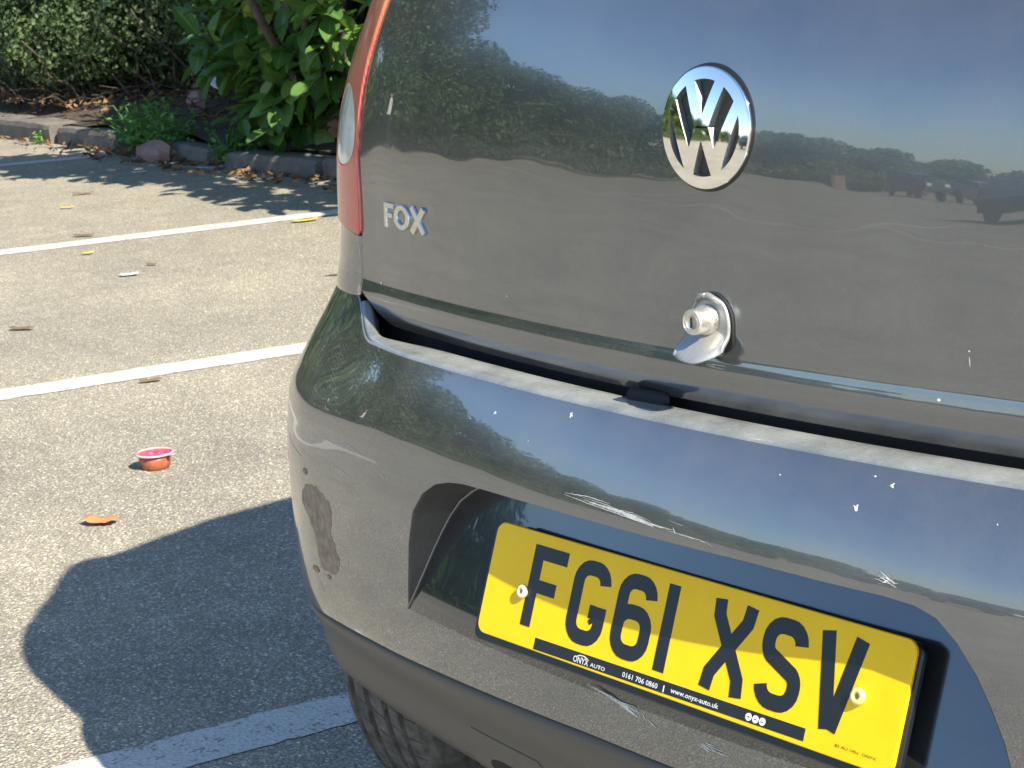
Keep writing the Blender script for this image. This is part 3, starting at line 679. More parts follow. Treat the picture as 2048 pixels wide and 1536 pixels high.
for k, (x, y, L, rz, lab) in enumerate([(-6.3, 2.75, .09, 40, 'brown dry leaf lying near the far line left of the paper scrap'), (-5.35, 2.52, .05, 10, 'small brown leaf curled just above the white paper scrap'), (-4.62, 1.62, .08, 30, 'thin brown twig-like leaf on the tarmac above the nearer white line'), (-3.57, 1.48, .06, 60, 'dark brown leaf beside the nearer white line'), (-7.6, 3.45, .10, 50, 'long dark dry leaf at the edge of the hedge shade')]):
    scrap('dead_leaf', (x, y, 0), L, L * .35, R(rz), brown, lab, 'leaf', .3)
def chunk(loc, s, label, mat):
    V, F = [], []; m = MB(); v = []; 
    for i in range(7):
        for j in range(10):
            th = math.pi * i / 6; ph = 2 * math.pi * j / 10; d = Vector((math.sin(th) * math.cos(ph), math.sin(th) * math.sin(ph), math.cos(th))); q = d * (1 + .35 * noise.noise(d * 2.2 + Vector(loc)))
            v.append((q.x * s[0], q.y * s[1], q.z * s[2]))
    f = [(i * 10 + j, (i + 1) * 10 + j, (i + 1) * 10 + (j + 1) % 10, i * 10 + (j + 1) % 10) for i in range(6) for j in range(10)]
    o = m.add(v, f).build('rubble_stone', mat, None, False); o.location = loc; return tag(o, label, 'stone')
pinkst = concrete('pinkish_stone', (.20, .12, .10), (.34, .22, .19))
chunk((-8.52, 4.40, .045), (.16, .09, .07), 'pinkish lump of broken stone fallen in front of the kerb gap', pinkst)
chunk((-9.02, 5.0, .25), (.08, .06, .07), 'small pink stone on the bed behind the weeds', pinkst)
chunk((-7.12, 4.68, .22), (.10, .07, .06), 'reddish stone resting on the bed behind the right-hand kerb stone', pinkst)
# ------------------------------------------------------------------ the parked car
car = tag(empty('parked_car', (0, 0, 0)), 'dark grey metallic hatchback seen from behind, yellow number plate reading FG61 XSV', 'car')

# outline of the number plate recess on the bumper (u = arc length to the left, z)
rec = [(.418, .3655), (.410, .41), (.405, .441), (.393, .478), (.372, .502), (.348, .516), (.323, .523), (.297, .5265), (.257, .528), (.153, .530), (.016, .531), (-.101, .532), (-.184, .531), (-.237, .531), (-.268, .529), (-.288, .523), (-.308, .507), (-.325, .486), (-.338, .463), (-.350, .436), (-.357, .41), (-.362, .3655)]
rec_top = resample(rec, .012, False)
rec_loop = rec_top + resample([(-.362, .3655), (.418, .3655)], .012, False)[1:-1]
def ztop(s):
    a = abs(s); return .6265 + .0385 * float(sm(.55, .66, a))
LB = 1.24
us = np.arange(-.93, .93, .012)
outer_b = [(u, float(seam_z(abs(u))) + .002) for u in us] + [(u, ztop(u)) for u in us[::-1]]
def bump_n(v2, N):      # soften the fold where the recess floor runs out at the bottom
    w = sm(.385, .365, v2[:, 1]) * 0
    return N
bumper = panel('bumper', BUMP, outer_b, [rec_loop], M['paint_bumper'], car, .011, .006, hole_flange=False, depth=.02)
# recess floor
def floor_u(u, z):
    dep = max(0.0, float(floor_off(0, z)) - float(boff(abs(u), z))); return u - math.copysign(1, u) * dep * .42
fl_out = [(floor_u(u, z), z - (.004 if z > .5 else 0)) for u, z in rec_top]
fl_loop = fl_out + resample([fl_out[-1], fl_out[0]], .012, False)[1:-1]
def floor_n(v2, N):
    w = sm(.392, .372, v2[:, 1])[:, None]; Nb = BUMP.N(v2[:, 0], v2[:, 1] - .004); n = N * (1 - w) + Nb * w; return n / np.linalg.norm(n, axis=1, keepdims=True)
panel('plate_recess', FLOOR, fl_loop, [], M['paint_recess_shaded'], car, .011, .006, flange=False, nfun=floor_n)
# walls between outline and floor, with a rolled rim
def recess_wall():
    a = np.array(rec_top); p0 = BUMP.P(a[:, 0], a[:, 1]); n0 = BUMP.N(a[:, 0], a[:, 1]); fo = np.array(fl_out); p1 = FLOOR.P(fo[:, 0], fo[:, 1])
    D = p1 - p0; L = np.linalg.norm(D, axis=1, keepdims=True); D = D / np.maximum(L, 1e-5); r = np.minimum(.0045, L[:, 0] * .3)[:, None]
    inn = D + n0 * np.maximum(0, -(D * n0).sum(1, keepdims=True)); inn /= np.linalg.norm(inn, axis=1, keepdims=True) + 1e-6   # in-surface direction into the recess
    rows = [p0]; 
    for k in (1, 2, 3, 4):
        w = k / 4 * math.pi / 2 * .85; rows.append(p0 + inn * r * math.sin(w) * .6 - n0 * r * (1 - math.cos(w)))
    e = rows[-1]
    for k in (1, 2, 3, 4, 5): rows.append(e + (p1 - e) * k / 5)
    n = len(a); V = np.concatenate(rows); F = []
    for k in range(len(rows) - 1):
        for i in range(n - 1): F.append((k * n + i, k * n + i + 1, (k + 1) * n + i + 1, (k + 1) * n + i))
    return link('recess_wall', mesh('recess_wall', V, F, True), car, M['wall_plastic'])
recess_wall()
def recess_edge():
    fo = [q for q in fl_out if q[0] > .20]; m = MB(); p = [tuple(FLOOR.P(u, z, -.0006)) for u, z in fo[::2]]; m.tube(p, .0013, 6); m.build('recess_edge', M['paint_bumper'], car, True)
recess_edge()
# ledge on top of the bumper under the tailgate (dusty), ending in the corner
def shelf():
    u = np.arange(-.625, .6251, .01); rows = []; nr = []
    zt = np.array([ztop(x) for x in u]); n0 = BUMP.N(u, zt); base = BUMP.P(u, zt); inn = BUMP.P(u, zt, .01) - base; inn /= np.linalg.norm(inn, axis=1, keepdims=True)
    prof = [(0, 0), (.0012, .0016), (.003, .0026), (.006, .0032), (.018, .0038), (.030, .0042), (.038, .0035), (.045, -.004), (.047, -.02)]
    kk = (1 - .62 * sm(.42, .60, np.abs(u)))[:, None]; rows = [base + inn * a * (kk if a > .004 else 1) + np.array([0, 0, b]) for a, b in prof]; V = np.concatenate(rows); n = len(u); F = []
    for k in range(len(rows) - 1):
        for i in range(n - 1): F.append((k * n + i, k * n + i + 1, (k + 1) * n + i + 1, (k + 1) * n + i))
    link('bumper_ledge', mesh('bumper_ledge', V, F, True), car, M['paint_dusty'])
    # raised strip on the ledge and the black catch below the lock
    V, F = [], []
    for u0, u1, w0 in ((.17, .50, .014),):
        pass
    m = MB(); cx, cz = .045, .634
    p = BUMP.P(np.array([.115, .062]), .627, .042); c = (p[0] + p[1]) / 2
    m.tube([(c[0] - .024, c[1], c[2] + .006), (c[0] - .019, c[1] - .004, c[2] + .006), (c[0] + .019, c[1] - .002, c[2] + .006), (c[0] + .024, c[1] + .002, c[2] + .006)], [.004, .0075, .0075, .004], 10); m.build('catch_plate', M['shade_black'], car)
shelf()
# dark inner structure seen through the gaps
def inner():
    u = np.arange(-.90, .901, .015); rows = [(.60, .075), (.645, .085), (.70, .09), (.78, .09), (.9, .10), (1.0, .125), (1.2, .215)]
    V = []; n = len(u)
    for z, o in rows:
        a = np.abs(u); V += list(np.stack(TAIL.P(u, z, o - float(tprof(z)) + .006).T, 1))
    F = [(k * n + i, k * n + i + 1, (k + 1) * n + i + 1, (k + 1) * n + i) for k in range(len(rows) - 1) for i in range(n - 1)]
    link('inner_panel', mesh('inner_panel', V, F, True), car, M['shade_black'])
inner()
# tailgate with its stepped lower lip
def tz(u):
    a = abs(u); return .637 + .031 * float(sm(.565, .634, a)) ** 1.2
TG = []
zz = np.arange(.672, 1.46, .012)
left = [(float(gap_s(z)) - .0015, z) for z in zz]
TGo = [(u, tz(u)) for u in np.arange(-.625, .626, .012)] + left + [(u, 1.462) for u in np.arange(.40, -.401, -.02)] + [(-u, z) for u, z in left[::-1]]
win = smooth_poly([(.44, 1.06), (.40, 1.38), (-.40, 1.38), (-.44, 1.06)], 3)
tailgate = panel('tailgate', TAIL, TGo, [resample(win, .02)], M['paint'], car, .010, .0042, depth=.016, fil=.0022, zrows=list(np.arange(.6390, .694, .0016)) + list(np.arange(.695, 1.46, .009)))
panel('rear_window', TAIL, resample(win, .02), [], M['glass'], car, .02, .02, d=.002, flange=False)
# corner panel and tail light, each side
LZ = ip([(.60, .7352), (.64, .7345), (.66, .7365), (.693, .740), (.764, .7425), (1.3, .745)])
TLtop = 1.16
for sgn in (1, -1):
    def S(poly): return [(sgn * u, z) for u, z in poly]
    ug = np.arange(.66, .735, .01); ub = np.arange(.637, 1.06, .012)
    q = [(float(gap_s(z)) + .0030, z) for z in np.arange(.668, .7335, .008)] + [(u, float(LZ(u)) - .0022) for u in np.arange(.638, 1.06, .012)] + [(u, .664) for u in np.arange(1.05, .638, -.012)]
    panel('corner_panel', TAIL, S(q), [], M['paint'], car, .011, .007, depth=.012)
    up = [(float(gap_s(z)) + .0030, z) for z in np.arange(1.16, .7375, -.012)] + [(u, float(LZ(u)) + .0012) for u in np.arange(.640, .90, .012)] + [(.905, .76), (.90, .84), (.86, .95), (.80, 1.05), (.72, 1.13), (.62, 1.165)]
    oval = smooth_poly([(.690, .904), (.654, .890), (.640, .862), (.640, .836), (.654, .814), (.695, .806), (.738, .818), (.760, .838), (.762, .862), (.742, .890)], 2)
    tl = panel('tail_light', TAIL, S(up), [S(resample(oval, .006))], M['red_lens'], car, .010, .008, d=-.0035, depth=.010, fil=.003)
    panel('clear_lens', TAIL, S(resample(oval, .006)), [], M['clear_lens'], tl, .010, .008, d=-.0030, flange=False)
    v, f = strip_on(TAIL, [(sgn * u, float(LZ(u)) - .0008) for u in np.arange(.6345, .90, .006)], .0042, -.0010); link('light_seal', mesh('light_seal', v, f), tl, M['shade_black'])
# lower valance in grained plastic, rounded under
def valance():
    u = np.arange(-.93, .931, .012); ks = [0, .02, .06, .12, .2, .28, .36, .44, .52, .6, .68, .76, .84, .9, .95, 1]; rows = []
    for k in ks:
        z = (seam_z(np.abs(u)) - .0015) * (1 - k) + .166 * k; d = np.where(k == 0, .006, np.where(k <= .02, .0015, 0.)) * np.ones_like(u); rows.append(VAL.P(u, z, d))
    V = np.concatenate(rows); n = len(u); F = [(k * n + i, k * n + i + 1, (k + 1) * n + i + 1, (k + 1) * n + i) for k in range(len(rows) - 1) for i in range(n - 1)]
    o = link('lower_valance', mesh('lower_valance', V, F, True), car, M['plastic'])
    c = [(.352, .238), (.352, .188), (.345, .182), (.225, .182), (.218, .188), (.218, .238), (.225, .246), (.345, .246)]
    panel('tow_eye_cover', VAL, resample(c, .01), [], M['plastic'], o, .01, .008, d=-.0016, fil=.0012, depth=.004)
    v, f = strip_on(VAL, resample(c, .006) + [c[0]], .0022, -.0008); link('cover_gap', mesh('cover_gap', v, f), o, M['shade_black'])
    s = smooth_poly([(.318, .222), (.318, .204), (.258, .204), (.258, .222)], 2); panel('cover_slot', VAL, resample(s, .005), [], M['shade_black'], o, .005, .004, d=-.0022, flange=False)
valance()
v, f = strip_on(BUMP, [(u, float(seam_z(abs(u)))) for u in us], .0035, .004); link('seam_gap', mesh('seam_gap', v, f), car, M['shade_black'])
# closed underside of the bumper so nothing shows through
m = MB(); m.box((0, .36, .30), (1.10, .30, .02)); m.box((0, 1.9, .24), (1.05, 2.8, .03)); m.build('underbody', M['shade_black'], car)

# ---- number plate: black holder, yellow acrylic, characters and print
PT = 0.35807957; Pn = np.array([0, -math.cos(PT), math.sin(PT)]); Pup = np.array([0, math.sin(PT), math.cos(PT)]); Po = np.array([0, 0, .44 + DZ])
def PL(u, v, h=0.0): return Po + np.array([(u - 260) / 1000., 0, 0]) + Pup * (55.5 - v) / 1000. + Pn * h / 1000.
def rrect(u0, v0, u1, v1, r, n=6):
    o = []
    for cx, cy, a in ((u1 - r, v0 + r, -90), (u1 - r, v1 - r, 0), (u0 + r, v1 - r, 90), (u0 + r, v0 + r, 180)):
        for k in range(n + 1): w = R(a + 90 * k / n); o.append((cx + r * math.cos(w), cy + r * math.sin(w)))
    return o
def slab(name, poly, h0, h1, mat, parent, bev=.6, **pr):
    """flat solid in plate coordinates (mm), rim bevelled"""
    a = np.array(poly); n = len(a); c = a.mean(0); V = []; tg = np.roll(a, -1, 0) - np.roll(a, 1, 0); tg /= np.linalg.norm(tg, axis=1, keepdims=True) + 1e-9; lat = np.stack([tg[:, 1], -tg[:, 0]], 1) * (1 if area2(poly) > 0 else -1)
    ins = a - lat * bev
    for arr, h in ((a, h0), (a, h1 - bev), (ins, h1)): V += [PL(u, v, h) for u, v in arr]
    F = []
    for k in range(2):
        for i in range(n): j = (i + 1) % n; F.append((k * n + i, k * n + j, (k + 1) * n + j, (k + 1) * n + i))
    tri = tessellate_polygon([[Vector((u, v, 0)) for u, v in ins]]); F += [tuple(2 * n + q for q in t) for t in tri]
    me = mesh(name, V, F); bm_fix(me); return link(name, me, parent, mat, **pr)
def bm_fix(me):
    import bmesh
    b = bmesh.new(); b.from_mesh(me); bmesh.ops.recalc_face_normals(b, faces=b.faces); b.to_mesh(me); b.free()
plate = slab('number_plate', rrect(0, 0, 520, 111, 11), -1.0, 2.0, M['yellow'], car, .8)
slab('plate_holder', rrect(-7, 1.5, 524, 119, 9), -7, -1.2, M['plate_black'], plate, 1.5)
slab('plate_mount', rrect(40, 8, 480, 104, 9), -24, -7.2, M['plate_black'], plate, 1.5)
def stroke(pts, w=14.0, closed=False):
    """outline polygon of a thick polyline, mitred, butt ends"""
    P = [np.array(p, float) for p in pts]; n = len(P); L = []; Rr = []
    for i in range(n):
        a = P[i] - P[i - 1] if (i or closed) else P[1] - P[0]; b = P[(i + 1) % n] - P[i] if (i < n - 1 or closed) else P[-1] - P[-2]
        a = a / np.linalg.norm(a); b = b / np.linalg.norm(b); na = np.array([-a[1], a[0]]); nb = np.array([-b[1], b[0]]); m_ = na + nb; m_ /= max(1e-6, np.linalg.norm(m_)); k = w / 2 / max(.35, m_ @ na)
        L.append(P[i] + m_ * k); Rr.append(P[i] - m_ * k)
    return L, Rr
def strokes_mesh(name, lists, h, mat, parent, label=None):
    V = []; F = []
    for li, (pts, w, closed) in enumerate(lists):
        L, Rr = stroke(pts, w, closed); n = len(L); b = len(V); hh = h + li * .03
        V += [PL(*q, hh) for q in L] + [PL(*q, hh) for q in Rr]
        V += [PL(*q, h - .35) for q in L] + [PL(*q, h - .35) for q in Rr]
        rg = range(n if closed else n - 1)
        for i in rg:
            j = (i + 1) % n; F += [(b + i, b + j, b + n + j, b + n + i), (b + i, b + 2 * n + i, b + 2 * n + j, b + j), (b + n + i, b + n + j, b + 3 * n + j, b + 3 * n + i)]
        if not closed:
            F += [(b, b + n, b + 3 * n, b + 2 * n), (b + n - 1, b + 3 * n - 1, b + 4 * n - 1, b + 2 * n - 1)]
    me = mesh(name, V, F); bm_fix(me); o = link(name, me, parent, mat)
    if label: o['label'] = label
    return o
def arc(cx, cy, rx, ry, a0, a1, n=7): return [(cx + rx * math.cos(R(a0 + (a1 - a0) * k / n)), cy + ry * math.sin(R(a0 + (a1 - a0) * k / n))) for k in range(n + 1)]
T0, W_ = 11.8, 14.0
def chars():
    g = {}; 
    def F_(x): return [([(x + 7, T0), (x + 7, T0 + 79)], 14, False), ([(x + 14, T0 + 6.7), (x + 48, T0 + 6.7)], 13.4, False), ([(x + 14, T0 + 39.2), (x + 39, T0 + 39.2)], 12.8, False)]
    def G_(x):
        c = [(x + 43, T0 + 20)] + arc(x + 29, T0 + 21, 14, 14, -8, -90, 5) + arc(x + 21, T0 + 21, 14, 14, -90, -180, 5) + arc(x + 21, T0 + 58, 14, 14, 180, 90, 5) + arc(x + 29, T0 + 58, 14, 14, 90, 0, 5) + [(x + 43, T0 + 40.5)]
        return [(c, 14, False), ([(x + 36.2, T0 + 46.5), (x + 28, T0 + 46.5)], 12.5, False), ([(x + 36.2, T0 + 52.7), (x + 30.5, T0 + 57)], 5, False)]
    def S6(x):
        top = [(x + 43, T0 + 20)] + arc(x + 29, T0 + 21, 14, 14, -8, -90, 5) + arc(x + 21, T0 + 21, 14, 14, -90, -180, 5) + [(x + 7, T0 + 56)]
        ring = arc(x + 21, T0 + 58, 14, 14, 180, 90, 5) + arc(x + 29, T0 + 58, 14, 14, 90, 0, 5) + arc(x + 29, T0 + 49, 14, 14, 0, -90, 5) + arc(x + 21, T0 + 49, 14, 14, -90, -180, 5)
        return [(top, 14, False), (ring, 13.6, True)]
    def one(x): return [([(x + 7, T0), (x + 7, T0 + 79)], 14, False)]
    def X_(x): return [([(x + 6.5, T0), (x + 8.0, T0 + 14), (x + 41.5, T0 + 64), (x + 43.5, T0 + 79)], 13.6, False), ([(x + 43.5, T0), (x + 41.5, T0 + 15), (x + 8.5, T0 + 64), (x + 6.5, T0 + 79)], 13.6, False)]
    def S_(x):
        c = [(x + 43, T0 + 20)] + arc(x + 29, T0 + 21, 14, 14, -8, -90, 5) + arc(x + 21, T0 + 21, 14, 14, -90, -180, 5) + arc(x + 19, T0 + 24, 12, 12, 180, 125, 4) + arc(x + 31, T0 + 55, 12, 12, -55, 0, 4) + arc(x + 29, T0 + 58, 14, 14, 0, 90, 5) + arc(x + 21, T0 + 58, 14, 14, 90, 172, 5) 
        return [(c, 14, False)]
    def V_(x): return [([(x + 7, T0), (x + 23.2, T0 + 79)], 14.2, False), ([(x + 43, T0), (x + 26.8, T0 + 79)], 14.2, False)]
    x = 60.5
    for ch, fn, w in (('f', F_, 50), ('g', G_, 50), ('6', S6, 50), ('1', one, 14), (None, None, 22), ('x', X_, 50), ('s', S_, 50), ('v', V_, 50)):
        if fn: strokes_mesh('character', fn(x), 2.35, M['plate_black'], plate)
        x += w + 11
chars()
slab('dealer_strip', [(86, 98.2), (427, 95.6), (427, 106.4), (86, 109.3)], 2.0, 2.25, M['plate_black'], plate, .05)
def text(name, s, u0, u1, v0, v1, mat, parent, h=2.6, shear=0.0, rot=0.0, bold=0.0):
    cu = bpy.data.curves.new(name, 'FONT'); cu.body = s; cu.size = 10; cu.offset = bold; cu.resolution_u = 2; cu.shear = shear
    ob = bpy.data.objects.new('tmp_text', cu); COL.objects.link(ob); bpy.context.view_layer.update()
    me = bpy.data.meshes.new_from_object(ob.evaluated_get(bpy.context.evaluated_depsgraph_get())); bpy.data.objects.remove(ob)
    a = np.array([v.co for v in me.vertices]); mn, mx = a.min(0), a.max(0); k = (a - mn) / np.maximum(mx - mn, 1e-6)
    for vtx, q in zip(me.vertices, k):
        u = u0 + (u1 - u0) * q[0]; vv = v1 + (v0 - v1) * q[1] + rot * (q[0] - .5) ; vtx.co = Vector(PL(u, vv, h))
    me.name = name; return link(name, me, parent, mat)
text('dealer_name', 'ONYX', 142.5, 163.5, 101.5, 107.6, M['white_print'], plate, bold=.15)
text('dealer_name', 'AUTO', 166, 186, 103.2, 106.9, M['white_print'], plate, bold=.12)
strokes_mesh('dealer_logo', [([(146, 102.2), (150, 100.2), (156, 99.8), (161, 101.6)], .8, False)], 2.6, M['white_print'], plate)
text('phone_number', '0161 706 0860', 209, 254.5, 101.0, 105.9, M['white_print'], plate, bold=.12)
strokes_mesh('divider', [([(262, 100.8), (262, 106.8)], .9, False)], 2.6, M['white_print'], plate)
text('web_address', 'www.onyx-auto.uk', 271, 329.5, 100.2, 106.2, M['white_print'], plate, bold=.12)
for k, u in enumerate((364.6, 372.6, 380.4)):
    o = strokes_mesh('logo_disc', [([(u + 1.75 * math.cos(a), 102.2 + 1.75 * math.sin(a)) for a in np.linspace(0, 2 * math.pi, 20)[:-1]], 3.3, True)], 2.6, M['white_print'], plate)
    strokes_mesh('logo_mark', [([(u - 1.6, 102.4), (u + .2, 101.6 + .5 * k), (u + 1.5, 102.8 - .4 * k)], .5, False)], 2.8, M['plate_black'], plate)
text('standard_mark', 'BS AU 145e  ONYX', 460, 503, 99.2, 101.6, M['plate_black'], plate, h=2.3)
def screw(u, v, mat, r=7.2, slot=True):
    V, F = lathe([(.1, 2.0), (r, 2.0), (r, 4.6), (r * .86, 6.2), (r * .45, 6.6), (r * .36, 5.2), (.1, 5.0)], 24); V = [PL(u + a, v + b, c) for a, b, c in V]
    o = link('screw_cap', mesh('screw_cap', V, F, True), plate, mat)
    V, F = lathe([(.01, 5.35), (r * .30, 5.35)], 6); link('screw_hole', mesh('screw_hole', [PL(u + a, v + b, c) for a, b, c in V], F), o, M['scuff'])
screw(56, 60, M['cap_pale'], 6.6); screw(473.5, 56.5, M['cap'], 7.2)

# ---- round boot emblem: domed chrome disc with cut-out letter gaps
BT = R(6.0)
Bc = TAIL.P(0.0, .8825) + np.array([-.009, -.0005, 0]); Bn = np.array([0, -math.cos(BT), math.sin(BT)]); Bu = np.array([0, math.sin(BT), math.cos(BT)])
def BP(x, y, h): return Bc + np.array([x, 0, 0]) * .96 / 1000. + Bu * y * .96 / 1000. + Bn * h * .85 / 1000.
def dome(x, y): return 9.5 - 5.2 * (np.hypot(x, y) / 54.5) ** 2
def badge():
    RO = 54.0; out = [(RO * math.cos(a), RO * math.sin(a)) for a in np.linspace(0, 2 * math.pi, 97)[:-1]]
    def ar(r, a0, a1, n=8): return [(r * math.cos(R(a0 + (a1 - a0) * k / n)), r * math.sin(R(a0 + (a1 - a0) * k / n))) for k in range(n + 1)]
    RI = 44.0
    A0 = math.degrees(math.atan2(41.7, 12.5)); 
    top = ar(RI, 180 - A0 - .0, A0, 6) + [(.6, 12.5), (-.6, 12.5)]
    pa = ar(RI, 146, 122.5, 5) + [(-8.6, .6), (-15.2, -17.6), (-17.0, -16.5)]
    pb = [(-x, y) for x, y in pa][::-1]
    bar = [(-7.6, -.4), (7.6, -.4), (7.6, 1.5), (-7.6, 1.5)]
    sl = ar(RI, 163.5, 238.5, 12); sr = [(-x, y) for x, y in sl][::-1]
    bot = [(-.7, -12.6)] + ar(RI, 254.8, 285.2, 6) + [(.7, -12.6)]
    holes = [resample(h, 1.6) for h in (top, pa, pb, bar, sl, sr, bot)]
    v2, f = cdt(out, holes, 1.9, 1.9)
    P = [BP(x, y, dome(x, y)) for x, y in v2]
    def nr(x, y): n = Bn * 1.0 + (np.array([1., 0, 0]) * x + Bu * y) * (2 * 5.2 / 54.5 ** 2); return n / np.linalg.norm(n)
    N = [nr(x, y) for x, y in v2]; F = []
    for t in f:
        a, b, c = (np.array(P[i]) for i in t); F.append(tuple(t) if np.cross(b - a, c - a) @ Bn > 0 else tuple(t[::-1]))
    # rolled outer rim
    b0 = len(P); n = len(out)
    for r_, h, na in ((54.0, None, 0), (55.0, 3.6, .45), (55.5, 2.4, .9), (55.5, -1.0, 1.0)):
        for a in np.linspace(0, 2 * math.pi, 97)[:-1]:
            x, y = r_ * math.cos(a), r_ * math.sin(a); P.append(BP(x, y, dome(x, y) if h is None else h)); d = np.array([1., 0, 0]) * math.cos(a) + Bu * math.sin(a); q = nr(x, y) * (1 - na) + d * na; N.append(q / np.linalg.norm(q))
    for k in range(3):
        for i in range(n): j = (i + 1) % n; F.append((b0 + k * n + i, b0 + (k + 1) * n + i, b0 + (k + 1) * n + j, b0 + k * n + j))
    o = link('emblem', mesh('emblem', P, F, True, N), car, M['chrome'])
    for h in holes:
        a = np.array(h); tg = np.roll(a, -1, 0) - np.roll(a, 1, 0); tg /= np.linalg.norm(tg, axis=1, keepdims=True) + 1e-9; lat = np.stack([tg[:, 1], -tg[:, 0]], 1) * (1 if area2(h) > 0 else -1)
        w = 1.6 if h is not holes[3] else .2; ins = a - lat * w; dp = 6.5; n = len(a)
        V = [BP(x, y, dome(x, y)) for x, y in a] + [BP(x, y, dome(x, y) - dp) for x, y in ins]
        link('emblem_wall', (lambda me: (bm_fix(me), me)[1])(mesh('emblem_wall', V, [(i, (i + 1) % n, n + (i + 1) % n, n + i) for i in range(n)])), o, M['grey_chrome'])
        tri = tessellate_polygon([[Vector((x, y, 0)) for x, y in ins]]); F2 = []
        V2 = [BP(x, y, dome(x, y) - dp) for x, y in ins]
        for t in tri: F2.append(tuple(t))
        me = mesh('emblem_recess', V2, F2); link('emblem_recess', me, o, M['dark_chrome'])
    V, F = lathe([(55.0, .2), (57.4, -.6), (58.4, -4.5)], 72); link('emblem_seat_shadow', mesh('emblem_seat_shadow', [BP(a, b, c + .6) for a, b, c in V], F, True), o, M['black_gloss'])  # seat ring, blacked to stand in for the emblem's shadow crescent
badge()
# ---- model name letters, bent onto the tailgate
def letter(ch, u0, u1):
    z0, z1 = .7495, .7765
    def mk(lists):
        V = []; F = []
        for li, (pts, w, closed) in enumerate(lists):
            pts = resample(pts, .12, closed); L, Rr = stroke(pts, w, closed); n = len(L); b = len(V)
            def put(q, d): u = u0 + (u1 - u0) * q[0]; z = z0 + (z1 - z0) * q[1]; return TAIL.P(u, z, d)
            Li = [l * .80 + (l + r) / 2 * .20 for l, r in zip(L, Rr)]; Ri = [r * .80 + (l + r) / 2 * .20 for l, r in zip(L, Rr)]
            for arr, d in ((L, .001), (L, -.0016 - li * .0001), (Li, -.0026 - li * .0001), (Ri, -.0026 - li * .0001), (Rr, -.0016 - li * .0001), (Rr, .001)): V += [put(q, d) for q in arr]
            for k in range(5):
                for i in range(n if closed else n - 1): j = (i + 1) % n; F.append((b + k * n + i, b + k * n + j, b + (k + 1) * n + j, b + (k + 1) * n + i))
            if not closed:
                for e in (0, n - 1): F += [(b + e, b + n + e, b + 4 * n + e, b + 5 * n + e), (b + n + e, b + 2 * n + e, b + 3 * n + e, b + 4 * n + e)]
        me = mesh('letter', V, F); bm_fix(me); return me
    w = .21
    g = {'F': [([(.13, 0), (.13, 1)], .26, False), ([(.10, .89), (1, .89)], .22, False), ([(.10, .50), (.86, .50)], .20, False)],
         'O': [([(.5 + .38 * math.cos(a), .5 + .40 * math.sin(a)) for a in np.linspace(0, 2 * math.pi, 25)[:-1]], .22, True)],
         'X': [([(.12, 1), (.88, 0)], .25, False), ([(.88, 1), (.12, 0)], .25, False)]}[ch]
    return mk(g)
nb = None
for ch, a, b in (('F', .5675, .5425), ('O', .5440, .5060), ('X', .5050, .4690)):
    link('badge_letter', letter(ch, a, b), car, M['letter_chrome'])
# ---- boot lock: flared die-cast finger plate with a key barrel
def lock():
    c0, zc = .002, .7135; nu, nv = 30, 60; P = []
    def hw(t):       # half width over height (0 top .. 1 bottom), metres
        return .0245 * math.sqrt(max(0, 1 - (1 - min(1, t / .52)) ** 2)) if t < .52 else .0245
    V = []; F = []
    for j in range(nv + 1):
        t = (j / nv) ** 1.6; z = .7385 - .0535 * t
        for i in range(nu + 1):
            s = i / nu * 2 - 1; w = max(hw(t), .0008); u = c0 - s * w        # s=+1 is the right-hand rim
            rim = .0055 * (abs(s) ** 6) + .0055 * (1 - sm(0, .16, t)); dish = .0018 + .003 * (1 - s * s) * t
            lip = .024 * float(sm(.52, 1.0, t)) ** 1.35 * (1 - .70 * max(0, s) ** 2.5) * (1 - .15 * max(0, -s) ** 4); zz_ = z + .006 * max(0, s) ** 2 * float(sm(.6, 1, t)) - .004 * (1 - s * s) * float(sm(.7, 1, t))
            V.append(TAIL.P(u, zz_, -(max(rim, dish) + lip)))
    n = nu + 1
    for j in range(nv):
        for i in range(nu): F.append((j * n + i, j * n + i + 1, (j + 1) * n + i + 1, (j + 1) * n + i))
    me = mesh('boot_lock', V, F, True); bm_fix(me); o = link('boot_lock', me, car, M['zinc2'])
    so = o.modifiers.new('thick', 'SOLIDIFY'); so.thickness = .0035; so.offset = 0
    # black gasket behind
    g = [(c0 + .0256 * math.cos(a), zc + .0256 * math.sin(a)) for a in np.linspace(0, math.pi, 18)] + [(c0 - .0256, .695), (c0 - .018, .689), (c0 + .012, .689), (c0 + .026, .695)]
    panel('lock_gasket', TAIL, g, [], M['shade_black'], o, .006, .006, d=-.0022, fil=.001, depth=.003)
    ax = -TAIL.N(0., zc) * 0 + np.array([0, -1, .04]); ax /= np.linalg.norm(ax); e1 = np.array([1., 0, 0]); e2 = np.cross(ax, e1); ctr = TAIL.P(c0 + .001, .7160)
    def put(q): return ctr + e1 * q[0] + e2 * q[1] + ax * q[2]
    V, F = lathe([(.0135, 0), (.0135, .011), (.0122, .0125), (.0112, .0128), (.0108, .0150), (.0116, .0156), (.0116, .0245), (.0106, .0260), (.0096, .0260), (.0093, .0254), (.00005, .0254)], 40)
    b = link('lock_barrel', mesh('lock_barrel', [put(q) for q in V], F), o, M['zinc'])
    V, F = lathe([(.00005, 0), (.0064, 0), (.0066, .0012)], 28); link('key_disc', mesh('key_disc', [put((q[0], q[1], .0255 + q[2] * .5)) for q in V], F, True), o, M['zinc'])
    V = [put((x, y, .0263)) for x, y in ((-.0011, -.0048), (.0009, -.0048), (.0009, .0045), (-.0011, .0045))]; link('key_slot', mesh('key_slot', V, [(0, 1, 2, 3)]), o, M['shade_black'])
